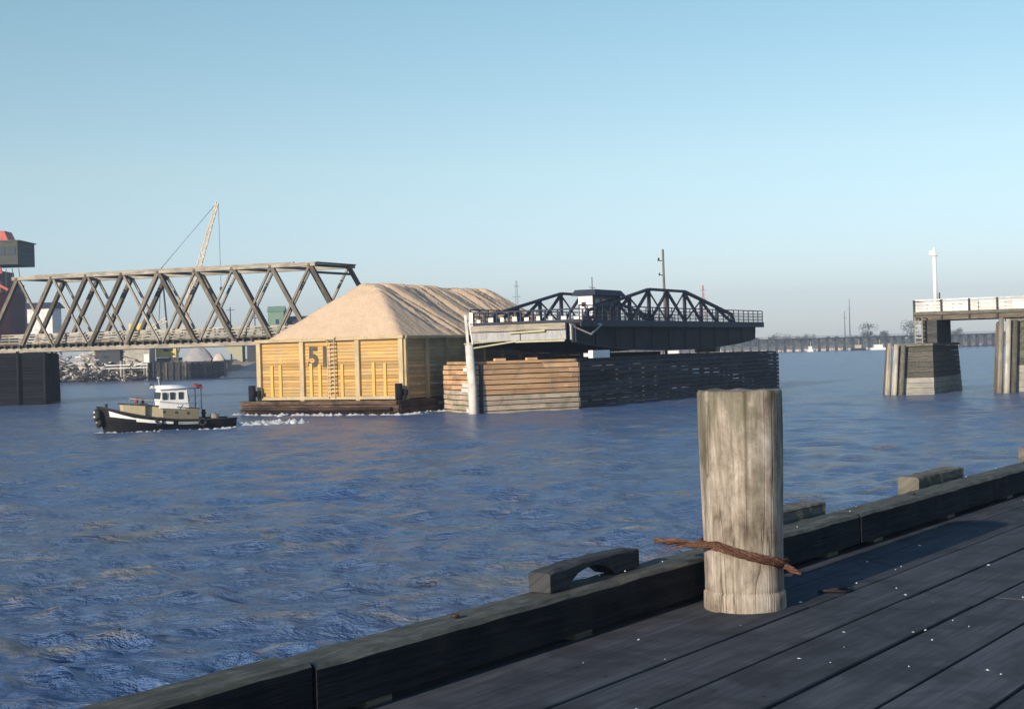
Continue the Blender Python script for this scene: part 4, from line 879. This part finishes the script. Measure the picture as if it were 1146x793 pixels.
def stripe(f0, f1, v0, v1, mat, name, sgn=1):
    v = []; n = 14
    for i in range(n + 1):
        f = f0 + (f1 - f0) * i / n
        for o in (.006, .05):
            v += [hull_pt(f, v0 if not callable(v0) else v0(i / n), o, sgn), hull_pt(f, v1 if not callable(v1) else v1(i / n), o, sgn)]
    fc = []
    for i in range(n): b = 4 * i; fc += [(b + 2, b + 6, b + 7, b + 3), (b, b + 2, b + 6, b + 4)[::-1], (b + 1, b + 3, b + 7, b + 5), (b, b + 1, b + 5, b + 4)]
    fc += [(0, 2, 3, 1), (4 * n, 4 * n + 1, 4 * n + 3, 4 * n + 2)]
    m = MB(); m.poly([tuple(p) for p in v], fc, .5); m.build(name, mat, tg)
for sgn in (1, -1):
    stripe(.70, .93, lambda w: .74 - .06 * w, lambda w: .76 + .17 * w, M['white'], 'white_stripe', sgn)
    stripe(.50, .76, .60, .82, M['white'], 'white_stripe', sgn)
    stripe(.31, .46, .55, .85, M['steel_grey'], 'grey_panel', sgn)
    a = MB(); a.tube([hull_pt(k / 20 * .97, 1.0, .02, sgn) + Vector((0, 0, .02)) for k in range(21)], .07, 7); a.build('gunwale', M['rubber'], tg)
a = MB(); a.box(.6, 3.9, -.95, .95, .30, .62); a.build('aft_deck_hatch', M['house_side'], tg)
a = MB()                                                       # long cream trunk cabin tapering forward
zt0, zt1 = 1.5, 2.02
v = [(2.6, -1.0, .35), (7.6, -.55, .8), (7.6, .55, .8), (2.6, 1.0, .35), (2.6, -.95, 1.42), (7.6, -.5, 1.98), (7.6, .5, 1.98), (2.6, .95, 1.42)]
a.poly(v, [(3, 2, 1, 0), (4, 5, 6, 7), (0, 1, 5, 4), (1, 2, 6, 5), (2, 3, 7, 6), (3, 0, 4, 7)], .5); cbn = a.build('trunk_cabin', M['cream'], tg)
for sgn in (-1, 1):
    a = MB(); y2, y1 = .97, .78; a.poly([(2.62, sgn * 1.005, .4), (5.0, sgn * .79, .62), (5.0, sgn * .745, 1.66), (2.62, sgn * .955, 1.40), (2.62, sgn * 1.02, .4), (5.0, sgn * .805, .62), (5.0, sgn * .76, 1.66), (2.62, sgn * .97, 1.40)], [(0, 1, 2, 3), (7, 6, 5, 4), (0, 4, 5, 1), (3, 2, 6, 7), (1, 5, 6, 2), (0, 3, 7, 4)]); a.build('cabin_shade_panel', M['olive'], cbn)  # olive panels paint the shade on the cabin's rear half
a = MB(); a.poly([(x, y * 1.07, z + .0) for x, y, z in ((2.5, -.95, 1.425), (7.75, -.5, 1.985), (7.75, .5, 1.985), (2.5, .95, 1.425))] + [(x, y * 1.07, z + .07) for x, y, z in ((2.5, -.95, 1.425), (7.75, -.5, 1.985), (7.75, .5, 1.985), (2.5, .95, 1.425))],
             [(3, 2, 1, 0), (4, 5, 6, 7), (0, 1, 5, 4), (1, 2, 6, 5), (2, 3, 7, 6), (3, 0, 4, 7)]); a.build('cabin_top', M['dark_wood'], cbn)
for x in (3.3, 4.1, 4.9):
    for sgn in (-1, 1): a = MB(); yy = .97 - (x - 2.6) * .09; a.tube([(x, sgn * (yy - .02), 1.12 + (x - 3) * .1), (x, sgn * (yy + .03), 1.12 + (x - 3) * .1)], .11, 12); a.build('porthole', M['glass'], cbn)
a = MB(); a.box(6.05, 6.17, -.85, .85, 1.0, 2.0); a.build('cabin_band', M['dark_wood'], cbn)
wh = MB(); v = [(3.25, -.9, 1.45), (5.25, -.85, 1.6), (5.25, .85, 1.6), (3.25, .9, 1.45), (3.35, -.82, 2.98), (5.05, -.76, 3.02), (5.05, .76, 3.02), (3.35, .82, 2.98)]
wh.poly(v, [(3, 2, 1, 0), (4, 5, 6, 7), (0, 1, 5, 4), (1, 2, 6, 5), (2, 3, 7, 6), (3, 0, 4, 7)], .5); whb = wh.build('wheelhouse', M['white'], tg)
for sgn in (-1, 1):
    for x in (3.62, 4.2, 4.72):
        a = MB(); a.box(x, x + .32, min(sgn * .86, sgn * .885), max(sgn * .86, sgn * .885), 2.2, 2.72); a.build('window', M['glass'], whb)
for y in (-.55, 0, .55): a = MB(); a.box(5.14, 5.2, y - .2, y + .2, 2.25, 2.75); a.build('window', M['glass'], whb)
a = MB(); a.box(3.22, 3.27, -.6, .6, 1.6, 2.75); a.build('rear_dark_panel', M['house_side'], whb)  # dark panel on the rear wall of the wheelhouse
a = MB(); v = []; fc = []
for i in range(9):
    g = -1 + i / 4; zz = 3.05 + .2 * (1 - g * g)
    v += [(2.7, g * .98, zz), (5.45, g * .92, zz), (2.7, g * .98, zz - .1), (5.45, g * .92, zz - .1)]
for i in range(8): b = 4 * i; fc += [(b, b + 1, b + 5, b + 4), (b + 2, b + 6, b + 7, b + 3), (b, b + 4, b + 6, b + 2), (b + 1, b + 3, b + 7, b + 5)]
fc += [(0, 2, 3, 1), (32, 33, 35, 34)]; a.poly(v, fc, .5, True); a.build('roof', M['white'], whb)
a = MB(); a.box(2.25, 3.1, -.85, .85, 2.92, 3.08); a.tube([(2.3, .7, 3.12), (3.0, .75, 3.12)], .1, 8); a.tube([(2.3, -.1, 3.14), (3.1, -.1, 3.14)], .12, 8); a.build('red_canopy', M['tugred'], whb)
for y in (-.75, .75): a = MB(); a.tube([(2.35, y, 1.4), (2.35, y, 2.95)], .03, 6); a.build('canopy_post', M['iron'], whb)
a = MB(); a.tube([(5.0, 0, 3.2), (5.05, 0, 3.75)], .04, 8); a.tube([(5.05, 0, 3.72), (5.05, 0, 3.86)], .11, 10); a.build('searchlight', M['steel_grey'], whb)
a = MB(); a.tube([(5.35, .3, 3.1), (5.7, .6, 3.35), (5.8, .7, 3.3)], .035, 6); a.build('horn', M['iron'], whb)
a = MB(); a.tube([(2.0, 0, .5), (2.0, 0, 1.35)], .13, 10); a.beam((2.0, -.45, 1.1), (2.0, .45, 1.1), .12, .12); a.build('towing_bitt', M['iron'], tg)
a = MB(); a.tube([(8.6, 0, 1.3), (8.6, 0, 2.05)], .1, 8); a.build('bow_bitt', M['iron'], tg)
a = MB(); a.tube([(6.6, .1, 2.0), (6.6, .1, 2.42)], .12, 8); a.tube([(6.1, -.2, 2.0), (6.1, -.2, 2.3)], .1, 8); a.build('vent', M['tugred'], tg)
def tyre(c, nrm, r=.33, rr=.12):
    c = Vector(c); nrm = Vector(nrm).normalized(); u = nrm.orthogonal().normalized(); w = nrm.cross(u); b = MB(); N = 18; pts = [c + (u * math.cos(2 * math.pi * k / N) + w * math.sin(2 * math.pi * k / N)) * r for k in range(N + 1)]
    b.tube(pts, rr, 8, caps=False); return b.build('tyre_fender', M['rubber'], tg)
for sgn in (-1, 1):
    for f in (.28, .60): p = hull_pt(f, .78, .08, sgn); tyre(p, (0.05, sgn, 0), .22, .09)
tyre((9.22, 0, 1.25), (1, 0, .1), .32, .18); tyre((9.1, 0, .75), (1, 0, .1), .27, .16)
a = MB(); pr_ = [(2.7, 1.12, 1.85), (4.0, 1.06, 1.95), (5.6, .93, 2.15), (7.2, .72, 2.38)]
a.tube(pr_, .022, 6)
for p_ in pr_: a.tube([(p_[0], p_[1] - .12, p_[2] - .45), p_], .02, 6)
a.build('handrail', M['rail_wood'], tg)
a = MB(); a.tube([(1.35 + .28 * math.cos(g * .5), .35 + .28 * math.sin(g * .5), .66 + .006 * g) for g in range(60)], .035, 6); a.build('rope_coil', M['rail_wood'], tg)
a = MB(); a.tube([(4.9, -.2, 3.15), (4.7, -.2, 4.15)], .03, 6); a.tube([(4.78, -.55, 3.8), (4.78, .15, 3.8)], .018, 5); a.build('signal_mast', M['iron'], whb)
a = MB(); a.tube([(3.15 + .0 * g, .45 + .2 * math.cos(g * .35), 2.2 + .2 * math.sin(g * .35)) for g in range(19)], .05, 7, caps=False); a.build('life_ring', M['white'], whb)
a = MB(); a.box(9.39, 9.42, -.16, .16, 1.42, 1.54); a.box(9.38, 9.41, -.2, .2, 1.08, 1.2); a.box(9.25, 9.28, -.16, .16, .72, .84); a.build('bow_marks', M['white'], tg)

tg.scale = (1, 1, .93)
# ---------------------------------------------------------------- foam
def foam(name, path, width, height, n, seed, label, cat='foam'):
    rnd = random.Random(seed); mb = MB(); L = []
    for k in range(n):
        f = rnd.random() * (len(path) - 1); i = int(f); p = Vector(path[i]).lerp(Vector(path[i + 1]), f - i); p += Vector((rnd.gauss(0, width), rnd.gauss(0, width)))
        s = rnd.uniform(.04, .28) ; hh = height * rnd.uniform(.2, 1) * min(1, s * 3.2); m = 9; a0 = rnd.random() * 3; v = [(p.x, p.y, hh)]; el = rnd.uniform(1, 2.6)
        for j in range(m):
            a = 2 * math.pi * j / m; r = s * rnd.uniform(.6, 1.2); v.append((p.x + r * el * math.cos(a), p.y + r * math.sin(a) * .8, -.12))
        mb.poly(v, [(0, 1 + j, 1 + (j + 1) % m) for j in range(m)], .5, True)
    tag(mb.build(name, M['foam']), label, cat, kind='stuff')
def loc_pts(org, ang, pts): c, s = math.cos(ang), math.sin(ang); return [(org[0] + x * c - y * s, org[1] + x * s + y * c) for x, y in pts]
ba = math.atan2(.87, .49)
foam('barge_foam', loc_pts(cb_, ba, [(-2.6, hw + .8), (-2.6, 3), (-2.6, -2), (-2.8, -hw - 1), (2, -hw - 1.3), (8, -hw - 1.4)]), .48, .27, 260, 3, 'white foam churned along the waterline of the chip barge')
to = (tg.location.x, tg.location.y)
foam('tug_foam', loc_pts(to, HD, [(9.4, .7), (7, 1.9), (4, 2.3), (1.5, 2.2), (-.5, 1.3)]), .30, .15, 80, 5, 'white bow wave foam along the side of the tug')
foam('wake_foam', loc_pts(to, HD, [(-.3, .2), (-1.5, 0), (-3, -.3), (-5, -.6)]), .55, .40, 230, 6, 'white wake foam behind the stern of the tug')

# ---------------------------------------------------------------- wharf in the foreground
WR = math.atan2(.809, .588); DZ = 3.0                              # local x along the edge, local y outward
wf = thing('wharf', 'dark tarred plank wharf with a heavy timber kerb in the foreground', 'wharf', (0, 0, 0), WR)
S0, S1 = -14, 46
a = MB(); edges = [4.66, 4.07, 3.66, 3.25, 2.82, 2.40, 1.98, 1.56, 1.14, .72, .30, -.12, -.54, -.96, -1.38, -1.8]
while edges[-1] > -14: edges.append(edges[-1] - .42)
for k, (y1, y0) in enumerate(zip(edges, edges[1:])):
    s = S0 + random.uniform(-3, 0); gap = (.006, .014, .03, .016, .034, .018, .022)[k % 7]
    while s < S1:
        s2 = s + random.uniform(9, 14); dz = random.uniform(-.006, .006)
        if k == 0 or 5.2 < s < 9: dz *= .3
        a.box(s, min(s2, S1) - .012, y0 + gap / 2, y1 - gap / 2, DZ - .09 + dz, DZ + dz); s = s2
for k, (y1, y0) in enumerate(zip(edges, edges[1:])):                   # spike heads where the planks cross the beams
    if k == 0 or k > 12: continue
    for q in range(11):
        for yy in (y0 + .09, y1 - .09):
            for ds in (-.05,):
                x_ = S0 + 1 + q * 4.2 + 2.1 * (k % 2) + random.uniform(-.06, .06); r_ = random.uniform(.009, .013); m_ = 8
                a.poly([(x_ + r_ * math.cos(6.283 * j / m_), yy + random.uniform(-.01, .01) * 0 + r_ * math.sin(6.283 * j / m_), DZ + .0075) for j in range(m_)], [tuple(range(m_))], -.85)
a.build('deck', M['deck'], wf, .006)
for y in (4.3, 2.6, .9, -.8, -2.5, -4.2, -6, -8, -10, -12): a = MB(); a.box(S0, S1, y - .15, y + .15, DZ - .50, DZ - .10); a.build('stringer', M['black_wood'], wf)
a = MB(); a.box(S0, S1, -13.9, 4.5, DZ - .53, DZ - .505); a.build('gap_dark_sheet', M['black_wood'], wf)  # black sheet added so the gaps between planks read dark
for k in range(15):
    s = S0 + 1 + k * 4.2; a = MB(); a.box(s - .18, s + .18, -13.8, 4.9, DZ - .92, DZ - .54, axis='y'); a.build('cap_beam', M['black_wood'], wf)
    for y in (4.35, .5, -4, -9): a = MB(); a.tube([(s, y, -2), (s, y, DZ - .92)], .2, 9); a.build('pile', M['dark_wood'], wf)
joints = [-14, -7.6, -1.6, 4.45, 10.5, 16.6, 22.7, 28.8, 35, 41, 46]
for k, (s0, s1) in enumerate(zip(joints, joints[1:])):
    a = MB(); n = 60; v = []; fc = []; rnd = random.Random(k)
    zt = 3.275 + rnd.uniform(-.01, .012) ; zb = 3.045; y0, y1 = 4.335 + rnd.uniform(-.008, .008), 4.605
    a.poly(*(lambda pts, f: (pts, f))(*(lambda: (
        [(s0 + .012 + (s1 - s0 - .024) * i / n, yy + .007 * noise.noise(Vector((i * .8, yy * 9, k))), zz + (.006 if zz < zt - .01 else .008) * noise.noise(Vector((i * .5 + 5, zz * 9 + yy, k)))) for i in range(n + 1) for (yy, zz) in ((y0, zb), (y0, zt - .022), (y0 + .022, zt), (y1 - .03, zt), (y1, zt - .03), (y1, zb))],
        [(6 * i + j, 6 * i + (j + 1) % 6, 6 * i + 6 + (j + 1) % 6, 6 * i + 6 + j)[::-1] for i in range(n) for j in range(6)] + [(0, 1, 2, 3, 4, 5)[::1], tuple(6 * n + j for j in (5, 4, 3, 2, 1, 0))]))()), tone=rnd.uniform(.4, .6))
    # streaks along the timber: rewrite the UVs
    a.uv = [[((a.v[i][0]), (a.v[i][1] + a.v[i][2]) + k * 3) for i in f] for f in a.f]
    o = a.build('kerb_timber', M['kerb'], wf); o.data.materials.append(M['kerb_top'])
    for pg in o.data.polygons:
        if pg.normal.z > .35: pg.material_index = 1
    q = s0 + .45
    while q < s1: a = MB(); a.box(q - .09, q + .09, 4.37, 4.57, DZ + .002, 3.043, tone=.9); a.build('spacer_block', M['block'], wf); q += (s1 - s0 - .9) / 3
a = MB(); a.box(S0, S1, 4.665, 4.90, 2.72, 3.02); a.build('outer_waler', M['kerb'], wf)
for k in range(19):
    s = S0 + .9 + k * 3.2; a = MB(); a.tube([(s, 5.1, -2), (s, 5.08, 2.98)], .17, 10); a.build('fender_pile', M['dark_wood'], wf)
for k, s in enumerate((5.6, 8.9, 12.0, 15.3)):
    a = MB(); a.tube([(s, 4.47, 3.2765), (s, 4.47, 3.292)], .022, 10); a.build('bolt_head', M['iron'], wf)

def wl_pt(s, o, z): return (s * .588 - o * .809, s * .809 + o * .588, z)
# weathered chocks standing outside the kerb
def chock(s0, s1, zt, w, mat, label, arch=False, y=4.79, zb=3.022):
    n = 20; v = []; fc = []; o_ = random.Random(int(s0 * 10))
    for i in range(n + 1):
        f = i / n; x = (f - .5) * (s1 - s0); b = 0; tz = zt - zb
        if arch: b = .085 * max(0, math.sin(math.pi * min(1, max(0, (f - .20) / .48)))) ** .6; tz = (zt - zb) * (.93 + .10 * math.sin(math.pi * f * 1.1))
        j = lambda: o_.uniform(-.006, .006)
        v += [(x + j(), -w / 2 + j(), b), (x + j(), -w / 2 + j(), tz - .012 + j()), (x + j(), -w / 2 + .018, tz + j()), (x + j(), w / 2 - .018, tz + j()), (x + j(), w / 2, tz - .015 + j()), (x + j(), w / 2 + j(), b)]
    fc = [(6 * i + q, 6 * i + (q + 1) % 6, 6 * i + 6 + (q + 1) % 6, 6 * i + 6 + q)[::-1] for i in range(n) for q in range(6)] + [(0, 1, 2, 3, 4, 5), tuple(6 * n + q for q in (5, 4, 3, 2, 1, 0))]
    m = MB(); m.poly(v, fc, .6); m.uv = [[(m.v[i][0], m.v[i][1] + m.v[i][2] * 1.3 + s0) for i in f] for f in m.f]
    o = m.build('timber_chock', mat); o.location = wl_pt((s0 + s1) / 2, y, zb); o.rotation_euler = (0, 0, WR + (0.06 if arch else 0)); tag(o, label, 'timber block', 'timber blocks along the outer edge of the wharf kerb')
    return o
chock(6.38, 7.44, 3.400, .14, M['tarred_block'], 'dark arched timber block with a hollow beneath left of the wooden bollard', True, 4.53, 3.279)
chock(9.4, 10.65, 3.34, .2, M['block'], 'mottled grey timber block directly right of the wooden bollard', False, 4.79)
chock(12.75, 14.0, 3.345, .2, M['block'], 'long pale grey timber block midway between bollard and right edge', False, 4.79)
chock(16.5, 17.6, 3.35, .2, M['block'], 'timber block on the kerb cut by the right edge of the photo', False, 4.79)

# bollard
def bollard():
    n, seg = 96, 40; v = []; f = []; H_ = 1.335
    prof = [(0, .246), (.02, .249), (.075, .248), (.108, .247), (.114, .236), (.120, .234), (.126, .239)] + [(.126 + (H_ - .146) * k / 30, .238 + .018 * math.sin(k / 30 * 1.6) ** 2) for k in range(1, 31)] + [(H_ - .01, .252), (H_, .243)]
    rnd = random.Random(11); cracks = [(rnd.uniform(0, 2 * math.pi), rnd.uniform(.006, .018), rnd.uniform(.012, .028), rnd.uniform(0, .5), rnd.uniform(.6, 1.4)) for _ in range(11)]
    for z, r in prof:
        for k in range(n):
            g = 2 * math.pi * k / n; rr = r + .006 * noise.noise(Vector((math.cos(g) * 2.2, math.sin(g) * 2.2, z * .5))) + .002 * noise.noise(Vector((math.cos(g) * 18, math.sin(g) * 18, z * 1.5)))
            if .13 < z < H_ + .1:
                for (ga, dp, wd, z0, z1) in cracks:
                    if z0 < z < z1 + .1:
                        d = abs((g - ga - .05 * math.sin(z * 3 + ga) + math.pi) % (2 * math.pi) - math.pi); rr -= dp * .7 * min(1, max(0, (z - .15) * 6)) * math.exp(-(d / wd) ** 2)
            v.append((rr * math.cos(g), rr * math.sin(g), z + (.009 * noise.noise(Vector((math.cos(g) * 3, math.sin(g) * 3, 9))) if z > 1.2 else 0)))
    m = len(prof); uv = []
    for i in range(m - 1):
        for k in range(n): f.append((i * n + k, i * n + (k + 1) % n, (i + 1) * n + (k + 1) % n, (i + 1) * n + k)); uv.append([(prof[i][0], k / n * 1.5), (prof[i][0], (k + 1) / n * 1.5), (prof[i + 1][0], (k + 1) / n * 1.5), (prof[i + 1][0], k / n * 1.5)])
    b = len(v)
    for i, rr in enumerate((.75, .4)):
        for k in range(n): g = 2 * math.pi * k / n; v.append((.243 * rr * math.cos(g), .243 * rr * math.sin(g), H_ - .004 + .004 * noise.noise(Vector((math.cos(g) * 3 * rr, math.sin(g) * 3 * rr, 3)))))
    v.append((0, 0, H_ - .01)); prev = (m - 1) * n
    for st in (b, b + n):
        for k in range(n): f.append((prev + k, prev + (k + 1) % n, st + (k + 1) % n, st + k)); uv.append([(v[i][0] * 3, v[i][1] * 3) for i in f[-1]])
        prev = st
    for k in range(n): f.append((prev + k, prev + (k + 1) % n, len(v) - 1)); uv.append([(v[i][0] * 3, v[i][1] * 3) for i in f[-1]])
    mb = MB(); mb.poly(v, f, .5, True); mb.uv = uv; o = mb.build('bollard', M['post'], None)
    o.location = (1.385, 8.71, DZ - .004); tag(o, 'thick weathered wooden mooring bollard standing on the wharf deck', 'bollard'); return o
bollard()

# rusty wire wrapped round the bollard
wr = thing('wire_rope', 'frayed rusty wire rope wrapped around the wooden bollard', 'wire rope', (1.385, 8.71, DZ)); rnd = random.Random(4)
tilt = lambda ang: .345 - .085 * math.cos(ang) * 1.0 + 0       # height by direction (cos = right)
def strand(ph, rr, amp, t0, t1, name):
    pts = []
    N = 90
    for k in range(N + 1):
        q = k / N
        # centreline: left tail, front wrap, right tail
        if q < .28:
            w = q / .28; base = Vector((-.545 + .345 * w, -.02 - .155 * w, .425 - .015 * w + .004 * math.sin(w * 7)))
        elif q < .80:
            w = (q - .28) / .52; g = math.radians(221 + (322 - 221) * w); R_ = .262; base = Vector((R_ * math.cos(g), R_ * math.sin(g), .41 - .125 * w))
        else:
            w = (q - .8) / .2; base = Vector((.2065 + .10 * w, -.161 - .03 * w, .285 - .055 * w))
        tw = q * 11 + ph; off = Vector((0, math.sin(tw), math.cos(tw))) * amp * (.8 + .4 * math.sin(q * 9 + ph))
        if .28 < q < .8: gg = math.radians(221 + 101 * (q - .28) / .52); off = Vector((math.cos(gg) * math.sin(tw), math.sin(gg) * math.sin(tw), math.cos(tw) * 1.25)) * amp
        if t0 <= q <= t1: pts.append(base + off)
    a = MB(); a.tube(pts, [rr * rnd.uniform(.8, 1.15) for _ in pts], 7); a.build(name, M['rust'], wr)
for k in range(7): strand(k * 2 * math.pi / 7, .0085, .0165, .0 if k % 3 else .05, 1 - .03 * (k % 4), 'strand')
for k in range(5):                                             # the loop behind the bollard
    pts = []
    for j in range(40): g = math.radians(-38 + (221 - 360 + 360 + 38) * j / 39); tw = j * .5 + k * 1.25; pts.append(Vector(((.258 + .011 * math.sin(tw)) * math.cos(g), (.258 + .011 * math.sin(tw)) * math.sin(g), .345 - .062 * math.cos(g) + .013 * math.cos(tw))))
    a = MB(); a.tube(pts, .0065, 7); a.build('strand', M['rust'], wr)
for k in range(4):                                             # loose frayed wires at the left end
    a = MB(); p = Vector((-.33, -.11, .418)); pts = [p + Vector((-.07 * j, .012 * j * (k - 1), -.012 * j * (k - .5) + .004 * math.sin(j + k))) for j in range(4)]; a.tube(pts, [.004, .004, .003, .002], 6); a.build('frayed_wire', M['rust'], wr)

# small iron staple and droppings
st = MB(); pts = [Vector((.11 * math.cos(g) * 1.0, .035 * math.sin(g), .02 + .006 * math.sin(2 * g))) for g in [2 * math.pi * k / 24 * .9 for k in range(25)]]
st.tube(pts, .009, 7); o = st.build('iron_ring', M['iron']); o.location = (2.03, 8.78 + .35, DZ - .004); o.rotation_euler = (0, 0, .2); tag(o, 'small bent iron ring lying in the shadow of the bollard', 'ring')
dr = MB(); rnd = random.Random(15)
spots = [(rnd.uniform(4, 16), rnd.uniform(1.2, 4.2), DZ + .006) for _ in range(46)] + [(rnd.uniform(2.5, 16), rnd.uniform(4.37, 4.57), 3.287) for _ in range(9)] + [(8 + rnd.gauss(0, 1.2), 3.2 + rnd.gauss(0, .45), DZ + .006) for _ in range(22)]
for (s, o_, z) in spots:
    if (s - 7.86) ** 2 + (o_ - 4.0) ** 2 < .3 ** 2 or (o_ > 4.3 and z < 3.1): continue
    r = rnd.uniform(.002, .008); m = 8; el = rnd.uniform(1, 4); ro = rnd.random() * 3; c = Vector(wl_pt(s, o_, z)); v = [(c.x, c.y, c.z + .003)]
    for j in range(m):
        a_ = 2 * math.pi * j / m; rr = r * rnd.uniform(.6, 1.1); x, y = rr * el * math.cos(a_), rr * math.sin(a_); v.append((c.x + x * math.cos(ro) - y * math.sin(ro), c.y + x * math.sin(ro) + y * math.cos(ro), c.z - .004))
    dr.poly(v, [(0, 1 + j, 1 + (j + 1) % m) for j in range(m)], .5, True)
tag(dr.build('bird_droppings', M['white']), 'scattered white bird droppings on the wharf deck and kerb', 'droppings', kind='stuff')

# ---------------------------------------------------------------- air
hz = MB(); hz.box(-1700, 1700, -1650, 1680, -4.5, 66); ho = hz.build('haze', M['white']); ho['kind'] = 'stuff'; ho['label'] = 'thin bluish haze over the river'; ho['category'] = 'haze'
hm = bpy.data.materials.new('haze_air'); hm.use_nodes = True; nt = hm.node_tree; nt.nodes.clear()
vo = nt.nodes.new('ShaderNodeVolumePrincipled'); vo.inputs['Color'].default_value = (.72, .82, 1, 1); vo.inputs['Density'].default_value = .00038; vo.inputs['Anisotropy'].default_value = .2
ou = nt.nodes.new('ShaderNodeOutputMaterial'); nt.links.new(vo.outputs[0], ou.inputs['Volume'])
ho.data.materials.clear(); ho.data.materials.append(hm)
